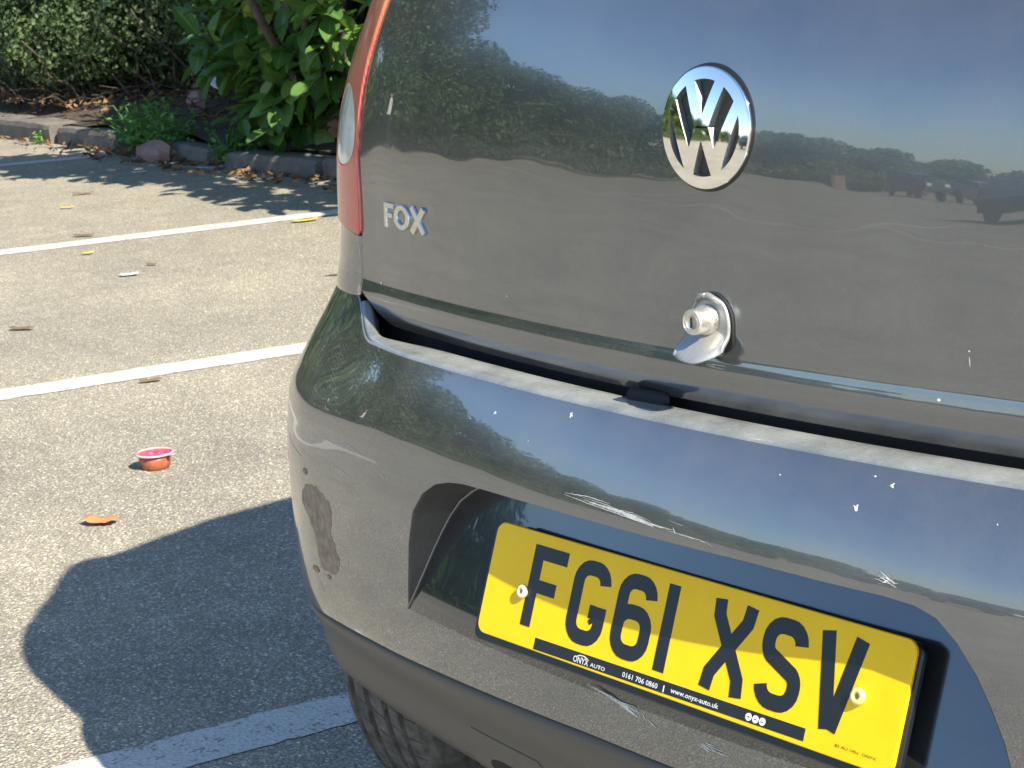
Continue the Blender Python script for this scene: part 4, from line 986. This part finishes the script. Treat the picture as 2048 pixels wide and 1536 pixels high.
M['zinc2'] = simple('satin_zinc', (0.43, 0.425, 0.41), .36, metal=.60, var=.08, scale=300)
lock()
# ---- wear on the bumper: a scuffed patch, scratches, chips, painted reflection lines
sc = smooth_poly([(.684, .440), (.655, .452), (.622, .448), (.592, .440), (.598, .418), (.606, .402), (.590, .388), (.584, .370), (.608, .352), (.640, .350), (.654, .366), (.650, .385), (.664, .400), (.682, .410), (.690, .425)], 2)
sc = [(u + .007 * noise.fractal(Vector((u * 60, z * 60, 0)), 1, 2, 4), z + .005 * noise.fractal(Vector((u * 60, z * 60, 5)), 1, 2, 4)) for u, z in resample(sc, .002)]
panel('paint_scuff', BUMP, sc, [], M['scuff'], car, .006, .005, d=-.0002, flange=False)
for cu, cz, ru, rz_ in ((.672, .462, .007, .004), (.664, .345, .010, .004), (.625, .346, .006, .003)):
    panel('paint_chip', BUMP, [(cu + ru * math.cos(a) * (1 + .3 * noise.noise(Vector((a, cu * 50, 0)))), cz + rz_ * math.sin(a)) for a in np.linspace(0, 6.283, 14)[:-1]], [], M['scuff'], car, .003, .003, d=-.0005, flange=False)
def scratch_and_reflection(SW, lists, d=-.0004, mat='scratch_and_reflection'):
    V = []; F = []
    for pts, w in lists:
        p = resample(pts, .004, False); k = len(p); ww = w * np.sin(np.linspace(.15, math.pi - .15, k)) * np.array([.6 + .8 * abs(noise.noise(Vector((i * .7, pts[0][0] * 40, w * 9e3)))) for i in range(k)])
        p = [(a + .0006 * noise.noise(Vector((a * 300, b * 300, 1))), b + .0006 * noise.noise(Vector((a * 300, b * 300, 7)))) for a, b in p]
        v, f = strip_on(SW, p, ww, d); o = len(V); V += list(v); F += [tuple(i + o for i in q) for q in f]
    return link('scratch_and_reflection', mesh('scratch_and_reflection', V, F), car, M[mat])
# long scrape above the plate
L = []
for k in range(16):
    a = random.random(); L.append(([(.125 - .10 * a, .5490 - .006 * a + random.gauss(0, .0010)), (.085 - .085 * a, .5480 - .006 * a + random.gauss(0, .0012)), (.045 - .06 * a, .545 - .003 * a + random.gauss(0, .0012))], random.uniform(.0003, .0009)))
L += [([(.134, .549), (.100, .5515), (.070, .5505)], .0008), ([(.134, .5475), (.10, .5455), (.06, .5440), (.025, .5415)], .0009), ([(.06, .546), (.03, .5435), (.012, .541)], .0026), ([(.05, .5440), (.028, .5422)], .0022), ([(-.012, .5445), (-.016, .5400)], .0016), ([(-.005, .541), (-.045, .540), (-.06, .538)], .0006)]
scratch_and_reflection(BUMP, L)
L = [([(-.228 - random.random() * .022, .5455 + random.gauss(0, .0018)), (-.236 - random.random() * .022, .5445 + random.gauss(0, .0020))], random.uniform(.0006, .0014)) for _ in range(9)]; scratch_and_reflection(BUMP, L)
# scrape under the plate
L = []
for k in range(14):
    a = random.random(); L.append(([(.112 - .06 * a, .3705 - .006 * a + random.gauss(0, .0012)), (.075 - .045 * a, .366 - .005 * a + random.gauss(0, .0015)), (.048 - .02 * a, .3590 - .003 * a + random.gauss(0, .0015))], random.uniform(.0003, .0010)))
L += [([(.075, .3665), (.052, .3620), (.036, .3565)], .0030), ([(.060, .3630), (.040, .3575)], .0030), ([(.030, .3615), (.027, .3565)], .0022), ([(.024, .358), (.014, .353)], .0015)]; scratch_and_reflection(BUMP, L, -.0006)
L = [([(-.035 - random.random() * .02, .3535 + random.gauss(0, .002)), (-.046 - random.random() * .03, .3515 + random.gauss(0, .002))], random.uniform(.0006, .0016)) for _ in range(10)]; scratch_and_reflection(BUMP, L, -.0006)
# left corner: curved lines painted as bay-line reflections, and fine scratches
scratch_and_reflection(BUMP, [([(.765, .505), (.752, .492), (.72, .482), (.672, .476)], .0016), ([(.752, .545), (.745, .52), (.73, .507), (.705, .501)], .0008), ([(.664, .338), (.655, .325), (.648, .318)], .0016), ([(.664, .345), (.6635, .337)], .0012)])
scratch_and_reflection(BUMP, [([(.612, .5585), (.611, .5545)], .0022), ([(.614, .551), (.6135, .545)], .0012)])
scratch_and_reflection(BUMP, [([(.60, .49), (.56, .487), (.52, .484)], .0006), ([(.56, .5215), (.53, .518), (.51, .517)], .0007), ([(.46, .505), (.45, .500)], .0008), ([(.447, .504), (.441, .502)], .0010)])
scratch_and_reflection(TAIL, [([(.648, .728), (.640, .716), (.637, .706)], .0012), ([(.70, .692), (.67, .700), (.648, .694), (.638, .690)], .0006), ([(.69, .682), (.66, .688), (.640, .684)], .0005)])  # corner panel: pale curved lines painted in place of reflections
for u, z, r_ in ((.262, .6010, .0026), (.147, .6165, .0022), (-.202, .5935, .0030), (-.232, .6140, .0020), (-.214, .6185, .0012), (.30, .590, .0010), (-.12, .606, .0009), (-.33, .600, .0010), (.20, .585, .0008)):
    q = [(u + r_ * .75 * (1 + 1.5 * noise.noise(Vector((math.cos(a) * 1.6, math.sin(a) * 1.6, u * 99)))) * math.cos(a), z + r_ * .62 * (1 + 1.5 * noise.noise(Vector((math.cos(a) * 1.6, math.sin(a) * 1.6, u * 99)))) * math.sin(a)) for a in np.linspace(0, 6.283, 16)[:-1]]
    panel('paint_chip', BUMP, q, [], M['white_print'], car, .002, .002, d=-.0004, flange=False)
for u, z, r_ in ((-.272, .7175, .0010), (.31, .703, .0012), (.585, .684, .0022), (-.245, .6755, .0018)):
    panel('paint_chip', TAIL, [(u + r_ * math.cos(a), z + r_ * .7 * math.sin(a)) for a in np.linspace(0, 6.283, 10)[:-1]], [], M['white_print'], car, .002, .002, d=-.0005, flange=False)
scratch_and_reflection(TAIL, [([(-.272, .7135), (-.273, .7050)], .0012)])

# ---- rest of the body: sides, greenhouse, bonnet (behind the rear panels, seen only from the side and as shadow)
def body():
    sec_z = [.20, .30, .45, .65, .80, .92, 1.00, 1.12, 1.25, 1.38, 1.46, 1.52, 1.545]
    def hwid(y, z):
        w = .815 if y > .75 else .79 + .025 * (y - .38) / .37
        if y > 3.0: w -= .22 * ((y - 3.0) / .75) ** 2.2
        w *= np.interp(z, [.20, .32, .6, .9, 1.0, 1.25, 1.46, 1.52, 1.545], [.93, .975, 1.0, .985, .965, .885, .81, .66, 0.0]); return w * (np.interp(y, [.39, .55, .8], [.86, .94, 1.0]) if z > 1.2 else 1.0)
    ys = [.39, .55, .8, 1.1, 1.5, 1.9, 2.3, 2.6, 2.8, 3.0, 3.2, 3.4, 3.6, 3.72, 3.76]
    top = lambda y: float(np.interp(y, [.3, .39, .7, 1.5, 2.1, 2.85, 3.2, 3.55, 3.74, 3.80], [1.50, 1.51, 1.53, 1.545, 1.51, 1.03, .99, .90, .74, .5])); V = []; F = []; n = len(sec_z)
    for y in ys:
        t = top(y)
        for sg in (-1, 1):
            zs = [min(z, t) if k < n - 1 else t for k, z in enumerate(sec_z)]
            row = []
            for k, z in enumerate(zs):
                w = float(hwid(y, z if t > 1.4 else min(z, t)))
                if k == n - 1: w = 0
                elif z >= t - 1e-6: w = min(w, float(hwid(y, t)) * (1 - (sec_z[k] - t) / (1.545 - t + 1e-3)) ** .5)
                row.append((sg * w, y, z + 0))
            V += row
    for i in range(len(ys) - 1):
        for s in (0, 1):
            a = (2 * i + s) * n; b = (2 * i + 2 + s) * n
            for k in range(n - 1): F.append((a + k, b + k, b + k + 1, a + k + 1))
    a = (2 * (len(ys) - 1)) * n
    for k in range(n - 1): F.append((a + k, a + k + 1, a + n + k + 1, a + n + k))
    me = mesh('body_shell', V, F, True); bm_fix(me); o = link('body_shell', me, car, M['paint'])
    # join the rear corners to the shell: quarter skins from sweep ends
    for sg in (1, -1):
        V = []; F = []; zsq = list(np.arange(.20 - DZ, 1.44, .05)); 
        for z in zsq:
            e = (VAL if z < .29 else BUMP if z < .665 else TAIL).P(sg * 1.04 if z >= .665 else sg * .925, max(z, .17)); p1 = (-sg * float(hwid(.40, z + DZ)), .40, z + DZ)
            for k in (0, .5, 1): V.append(tuple(np.array([e[0], min(e[1], .398), z + DZ]) * (1 - k) + np.array(p1) * k))
        for i in range(len(zsq) - 1):
            for k in range(2): F.append((i * 3 + k, i * 3 + k + 1, i * 3 + k + 4, i * 3 + k + 3))
        me = mesh('quarter_panel', V, F, True); link('quarter_panel', me, car, M['paint'])
        # side glass
        g = [(-sg * float(hwid(y, z)) - sg * .004, y, z) for y, z in ((.75, 1.06), (2.45, 1.06), (2.15, 1.42), (.85, 1.42))]; m = MB(); g2 = [(x + sg * .02, y, z) for x, y, z in g]; m.add(g + g2, [(0, 1, 2, 3), (7, 6, 5, 4), (0, 4, 5, 1), (1, 5, 6, 2), (2, 6, 7, 3), (3, 7, 4, 0)]); m.build('side_window', M['glass'], car)
    # roof rear edge over the tailgate
    V = []; F = []; us_ = np.arange(-.44, .441, .04)
    for u in us_:
        p = TAIL.P(u, 1.455); V += [tuple(p), (p[0], .40, 1.515 + .02 * (1 - (u / .44) ** 2) - .006)]
    for i in range(len(us_) - 1): F.append((2 * i, 2 * i + 1, 2 * i + 3, 2 * i + 2))
    link('roof_edge', mesh('roof_edge', V, F, True), car, M['paint'])
    # pillar skin above the lights
    for sg in (1, -1):
        q = [(float(gap_s(z)) + .003, z) for z in np.arange(1.165, 1.45, .02)] + [(1.02, 1.44), (1.05, .745), (.915, .745), (.91, .84), (.87, .95), (.81, 1.05), (.73, 1.135), (.63, 1.172)]
        panel('rear_pillar', TAIL, [(sg * u, z) for u, z in q], [], M['paint'], car, .02, .015)
body()
def wheel(x, y, side):
    Rr, w = .286, .170
    prof = [(.180, -.070), (.205, -.082), (.245, -.086), (.268, -.080), (.279, -.070)]
    gr = [(-.048, .008), (-.018, .009), (.018, .009), (.048, .008)]; last = -.070
    for c, h in gr: prof += [(Rr - .001, c - h / 2 - .0015), (Rr - .008, c - h / 2 + .0005), (Rr - .008, c + h / 2 - .0005), (Rr - .001, c + h / 2 + .0015)]
    prof += [(.279, .070), (.268, .080), (.245, .086), (.205, .082), (.180, .070)]
    v, f = lathe(prof, 240)
    V = [(b, a * 1, c) for (a, c, b) in ((p[0], p[1], p[2]) for p in v)]
    # lateral sipes: pinch every third segment on the ribs
    m = len(prof); V2 = []
    for i in range(240):
        for k in range(m):
            p = Vector((v[i * m + k][2], v[i * m + k][0], v[i * m + k][1]))
            V2.append(tuple(p))
    rim = MB(); v, f2 = lathe([(.02, .03 * side), (.06, .035 * side), (.14, .02 * side), (.17, .045 * side), (.183, .066 * side), (.183, -.066 * side), (.06, -.05 * side)], 40); rim.add([(q[2], q[0], q[1]) for q in v], f2)
    o = rim.build('wheel_rim', M['alloy'], car, True); o.location = (x, y, .286)
    t = link('tyre', mesh('tyre', V2, f), o, M['tyre'])
    sp = MB(); edges_ = [(-.070, -.053), (-.043, -.0235), (-.0125, .0125), (.0235, .043), (.053, .070)]
    for q in range(64):
        for e, (c0, c1) in enumerate(edges_):
            a0 = (q + .37 * e) * 2 * math.pi / 64; sk = .022; rr_ = Rr - .0006; dw = .0022; cc = (c0, c1) if e in (0, 4) else (c0 + .2 * (c1 - c0), c1)
            r0, r1 = (rr_ - (.0058 if e == 0 else 0), rr_ - (.0058 if e == 4 else 0))
            sp.add([(cc[0], r0 * math.cos(a0 - dw), r0 * math.sin(a0 - dw)), (cc[0], r0 * math.cos(a0 + dw), r0 * math.sin(a0 + dw)), (cc[1], r1 * math.cos(a0 + sk + dw), r1 * math.sin(a0 + sk + dw)), (cc[1], r1 * math.cos(a0 + sk - dw), r1 * math.sin(a0 + sk - dw))], [(0, 1, 2, 3)])
    sp.build('tread_sipes', M['shade_black'], o, kind='stuff')
for x, y in ((-.695, .435), (.695, .435), (-.695, 2.90), (.695, 2.90)): wheel(x, y, 1 if x > 0 else -1)
# ------------------------------------------------------------------ the car park behind the camera, mirrored in the paint
def polar(az, d, o=(-.3, .1)): return (o[0] + d * math.cos(R(az)), o[1] + d * math.sin(R(az)))
def tree(az, d, h, r, label, low=.12, n=14000, name='broadleaf_tree'):
    x, y = polar(az, d); o = tag(empty(name, (x, y, 0)), label, 'tree', 'trees around the car park'); bl = []
    for k in range(9):
        a = random.uniform(0, 6.28); q = random.uniform(0, .62) * r; z = h * random.uniform(low + .22, .80); bl.append(((x + q * math.cos(a), y + q * math.sin(a), z), (r * random.uniform(.35, .6), r * random.uniform(.35, .6), h * random.uniform(.12, .22))))
    bl.append(((x, y, h * .84), (r * .45, r * .45, h * .17)))
    for k in range(4): a = random.uniform(0, 6.28); bl.append(((x + r * .55 * math.cos(a), y + r * .55 * math.sin(a), h * .17), (r * .62, r * .62, h * .17)))
    foliage('crown', bl, n, .26 if d < 45 else .40, M['tree_leaf'], o, (x, y, 0), .6, .65, kind='stuff')
    m = MB(); m.tube([(0, 0, -.1), (.05, .02, h * .25), (0, .1, h * .6)], [.22, .17, .07], 8)
    for k in range(6): a = k * 1.05 + .3; m.tube([(0, 0, h * (.22 + .05 * k)), (math.cos(a) * r * .35, math.sin(a) * r * .35, h * (.40 + .06 * k)), (math.cos(a) * r * .65, math.sin(a) * r * .65, h * (.5 + .06 * k))], [.08, .05, .02], 5)
    m.build('trunk', M['bark'], o, True)
T = [(-179, 25, 10.5, 4.2), (-172.5, 25, 11.5, 4.0), (-166, 27, 11.0, 3.6), (-161, 28, 10.0, 3.0), (-155.5, 30, 6.6, 3.2), (-150.5, 33, 6.0, 3.2), (-145.5, 36, 5.3, 3.4), (-140.5, 38, 4.9, 3.2), (-135.5, 44, 4.9, 3.6), (-130.5, 62, 4.6, 4.5), (-126, 66, 4.3, 4.6), (-121.5, 72, 4.2, 5.0), (-117, 80, 4.0, 5.2), (-112.5, 84, 3.7, 5.0), (-107.5, 84, 3.4, 5.0), (174, 24, 9, 4.0), (166, 19, 7.5, 3.2), (160, 19, 7, 2.6), (153, 17.5, 6.5, 2.4), (146, 15, 6, 2.2), (139, 13, 5.5, 2.2), (130, 11, 5.5, 2.0), (118, 9.6, 5.5, 2.0)]
for k, (az, d, h, r) in enumerate(T):
    od = ['first', 'second', 'third', 'fourth', 'fifth', 'sixth', 'seventh', 'eighth', 'ninth']
    tree(az, d, h, r, od[k] + ' tree from the left in the leafy row mirrored in the tailgate' if k < 9 else od[k - 9] + ' tree from the left in the low distant row mirrored right of the round badge' if k < 15 else od[k - 15] + ' tall tree behind the hedge, counting towards the kerb')
def low_hedge(az0, d0, az1, d1, h, label):
    a = Vector((*polar(az0, d0), 0)); b = Vector((*polar(az1, d1), 0)); c = (a + b) / 2; n = int((b - a).length / 1.3) + 1; bl = []
    for i in range(n): p = a.lerp(b, i / max(1, n - 1)); bl.append(((p.x, p.y, h * .5), (1.0, 1.0, h * random.uniform(.45, .62))))
    o = tag(empty('low_hedge', tuple(c)), label, 'hedge'); foliage('foliage', bl, 9000, .14, M['hedge_leaf'], o, tuple(c), kind='stuff'); branches('stems', tuple(c), [tuple(a + Vector((0, 0, .3))), tuple(b + Vector((0, 0, .3)))], M['bark'], o, tuple(c), .03)
low_hedge(-172, 26, -150, 29, .62, 'low clipped hedge along the near part of the car park edge')
low_hedge(-149, 29, -134, 38, .62, 'low clipped hedge running on to the far corner of the car park')
def house(az, d, w, h, rz, label):
    x, y = polar(az, d); o = tag(empty('brick_house', (x, y, 0), R(rz)), label, 'house', 'brick houses beyond the trees')
    MB().box((0, 0, h / 2), (w, 6, h)).build('wall', M['brick'], o)
    m = MB(); e = .4; m.add([(-w / 2 - e, -3 - e, h), (w / 2 + e, -3 - e, h), (w / 2 + e, 3 + e, h), (-w / 2 - e, 3 + e, h), (-w / 2 - e, 0, h + 2), (w / 2 + e, 0, h + 2)], [(0, 1, 5, 4), (2, 3, 4, 5), (0, 4, 3), (1, 2, 5), (3, 2, 1, 0)]); m.build('roof', M['roof'], o)
    for i in range(int(w // 3)):
        for z in (1.4, 3.9):
            if z < h - .7:
                for yy in (-3.03, 3.03): f = MB().box((-w / 2 + 1.7 + i * 3, yy, z), (1.3, .10, 1.2)).build('window', M['white_print'], o); MB().box((-w / 2 + 1.7 + i * 3, yy * 1.004, z), (1.1, .12, 1.0)).build('pane', M['glass'], f)
house(-148, 58, 9, 3.0, 30, 'low brick house glimpsed between the trees')
def wall_run(az, d, w, h, rz, label):
    x, y = polar(az, d); o = tag(empty('brick_wall', (x, y, 0), R(rz)), label, 'wall')
    MB().box((0, 0, h / 2), (w, .24, h)).build('wall_face', M['brick'], o); MB().box((0, 0, h + .04), (w + .1, .34, .08)).build('coping', M['kerb'], o)
wall_run(-124.5, 58, 7, .85, 60, 'long low brick wall before the distant trees'); wall_run(-118.8, 60, 3.5, .95, 60, 'short brick wall at the end of the distant trees')
def small_car(az, d, rz, col, label):
    x, y = polar(az, d); o = tag(empty('distant_car', (x, y, 0), R(rz)), label, 'car', 'cars parked across the car park'); pm = simple('far_car_paint', col, .3, .4, coat=1.0)
    P = [(-2.0, .35), (-2.02, .7), (-1.9, .92), (-1.75, .98), (-1.35, 1.40), (-.3, 1.46), (.5, 1.38), (1.05, .98), (1.85, .86), (2.0, .65), (2.0, .35)]; V = []; n = len(P)
    for s, k in ((-.84, 1), (.84, 1)): V += [(a, s * (1 if z < 1.0 else .80), z) for a, z in P]
    F = [tuple(range(n))[::-1], tuple(n + i for i in range(n))] + [(i, (i + 1) % n, n + (i + 1) % n, n + i) for i in range(n)]
    me = mesh('body', V, F); bm_fix(me); link('body', me, o, pm)
    for s in (-1, 1):
        q = [(-1.6, 1.0), (-1.28, 1.34), (.45, 1.32), (.92, 1.0)]; m = MB(); m.add([(a, s * (.845 - .12 * (z - 1.0) / .4 * 1.2), z) for a, z in q] + [(a, s * (.80 - .12 * (z - 1.0) / .4 * 1.2), z) for a, z in q], [(0, 1, 2, 3), (4, 5, 6, 7), (0, 1, 5, 4), (1, 2, 6, 5), (2, 3, 7, 6), (3, 0, 4, 7)]); m.build('side_window', M['glass'], o)
        for xx in (-1.25, 1.3): v, f = lathe([(.01, .1), (.18, .11), (.30, .09), (.31, 0), (.30, -.09), (.01, -.1)], 20); l = MB().add([(a + xx, s * .78 + c, b + .31) for a, b, c in v], f).build('wheel', M['tyre'], o, True)
        MB().box((1.97, s * .6, .68), (.10, .32, .14)).build('headlight', M['clear_lens'], o); MB().box((-2.0, s * .66, .78), (.08, .22, .22)).build('tail_lamp', M['red_lens'], o)
    for q in ([(.58, 1.36), (1.02, 1.0)], [(-1.42, 1.36), (-1.76, 1.0)]): (a, z), (b, w) = q; m = MB(); dx = .03 if a > 0 else -.03; m.add([(a + dx, -.62, z + .02), (a + dx, .62, z + .02), (b + dx, .68, w + .02), (b + dx, -.68, w + .02)] + [(a, -.62, z), (a, .62, z), (b, .68, w), (b, -.68, w)], [(0, 1, 2, 3), (7, 6, 5, 4), (0, 4, 5, 1), (1, 5, 6, 2), (2, 6, 7, 3), (3, 7, 4, 0)]); m.build('windscreen', M['glass'], o)
small_car(-138.5, 47, 80, (.03, .03, .035), 'dark car parked at the far edge of the car park'); small_car(-119.5, 52, 20, (.05, .05, .06), 'charcoal car parked before the distant trees'); small_car(-115.5, 56, 20, (.25, .26, .28), 'silver car parked beside the charcoal one'); small_car(-110.2, 21, 35, (.02, .025, .03), 'black car parked nearest behind the grey hatchback')
# person walking in the distance (mirrored beside the tail light)
def person():
    x, y = polar(-164.2, 22.5, (-.55, .12)); o = tag(empty('person', (x, y, 0), R(20)), 'person in a white shirt and black trousers walking across the car park', 'person')
    J = {0: (0, 0, .93), 1: (0, .0, 1.15), 2: (0, 0, 1.38), 3: (0, .01, 1.50), 4: (0, .02, 1.60), 5: (0, .02, 1.70), 6: (.19, 0, 1.36), 7: (.25, .02, 1.10), 8: (.25, .16, .90), 9: (-.19, 0, 1.36), 10: (-.25, -.04, 1.10), 11: (-.25, -.02, .86), 12: (.10, 0, .88), 13: (.11, .10, .48), 14: (.11, -.02, .09), 15: (.11, .12, .03), 16: (-.10, 0, .88), 17: (-.11, .0, .48), 18: (-.11, -.14, .10), 19: (-.11, -.01, .03)}
    E_ = [(0, 1), (1, 2), (2, 3), (3, 4), (4, 5), (2, 6), (6, 7), (7, 8), (2, 9), (9, 10), (10, 11), (0, 12), (12, 13), (13, 14), (14, 15), (0, 16), (16, 17), (17, 18), (18, 19)]
    rad = {0: .14, 1: .13, 2: .13, 3: .055, 4: .085, 5: .08, 6: .06, 7: .045, 8: .035, 9: .06, 10: .045, 11: .035, 12: .09, 13: .065, 14: .045, 15: .04, 16: .09, 17: .065, 18: .045, 19: .04}
    me = bpy.data.meshes.new('body'); me.from_pydata([J[i] for i in range(20)], E_, []); b = link('body', me, o)
    md = b.modifiers.new('skin', 'SKIN'); sv = me.skin_vertices[0].data
    for i in range(20): sv[i].radius = (rad[i], rad[i])
    sv[0].use_root = True; b.modifiers.new('sub', 'SUBSURF').levels = 1; b.modifiers['sub'].render_levels = 1
    t = NT('clothes'); c = t.coord(); sx = t.n('ShaderNodeSeparateXYZ'); t.l(c, sx.inputs[0]); col = t.ramp(t.math('DIVIDE', sx.outputs[2], 1.8), [(0, (.015, .015, .02)), (.545, (.75, .75, .74)), (.83, (.45, .28, .20)), (.945, (.04, .025, .02))], 'CONSTANT'); t.set(color=col, rough=.8); me.materials.append(t.m)
person()
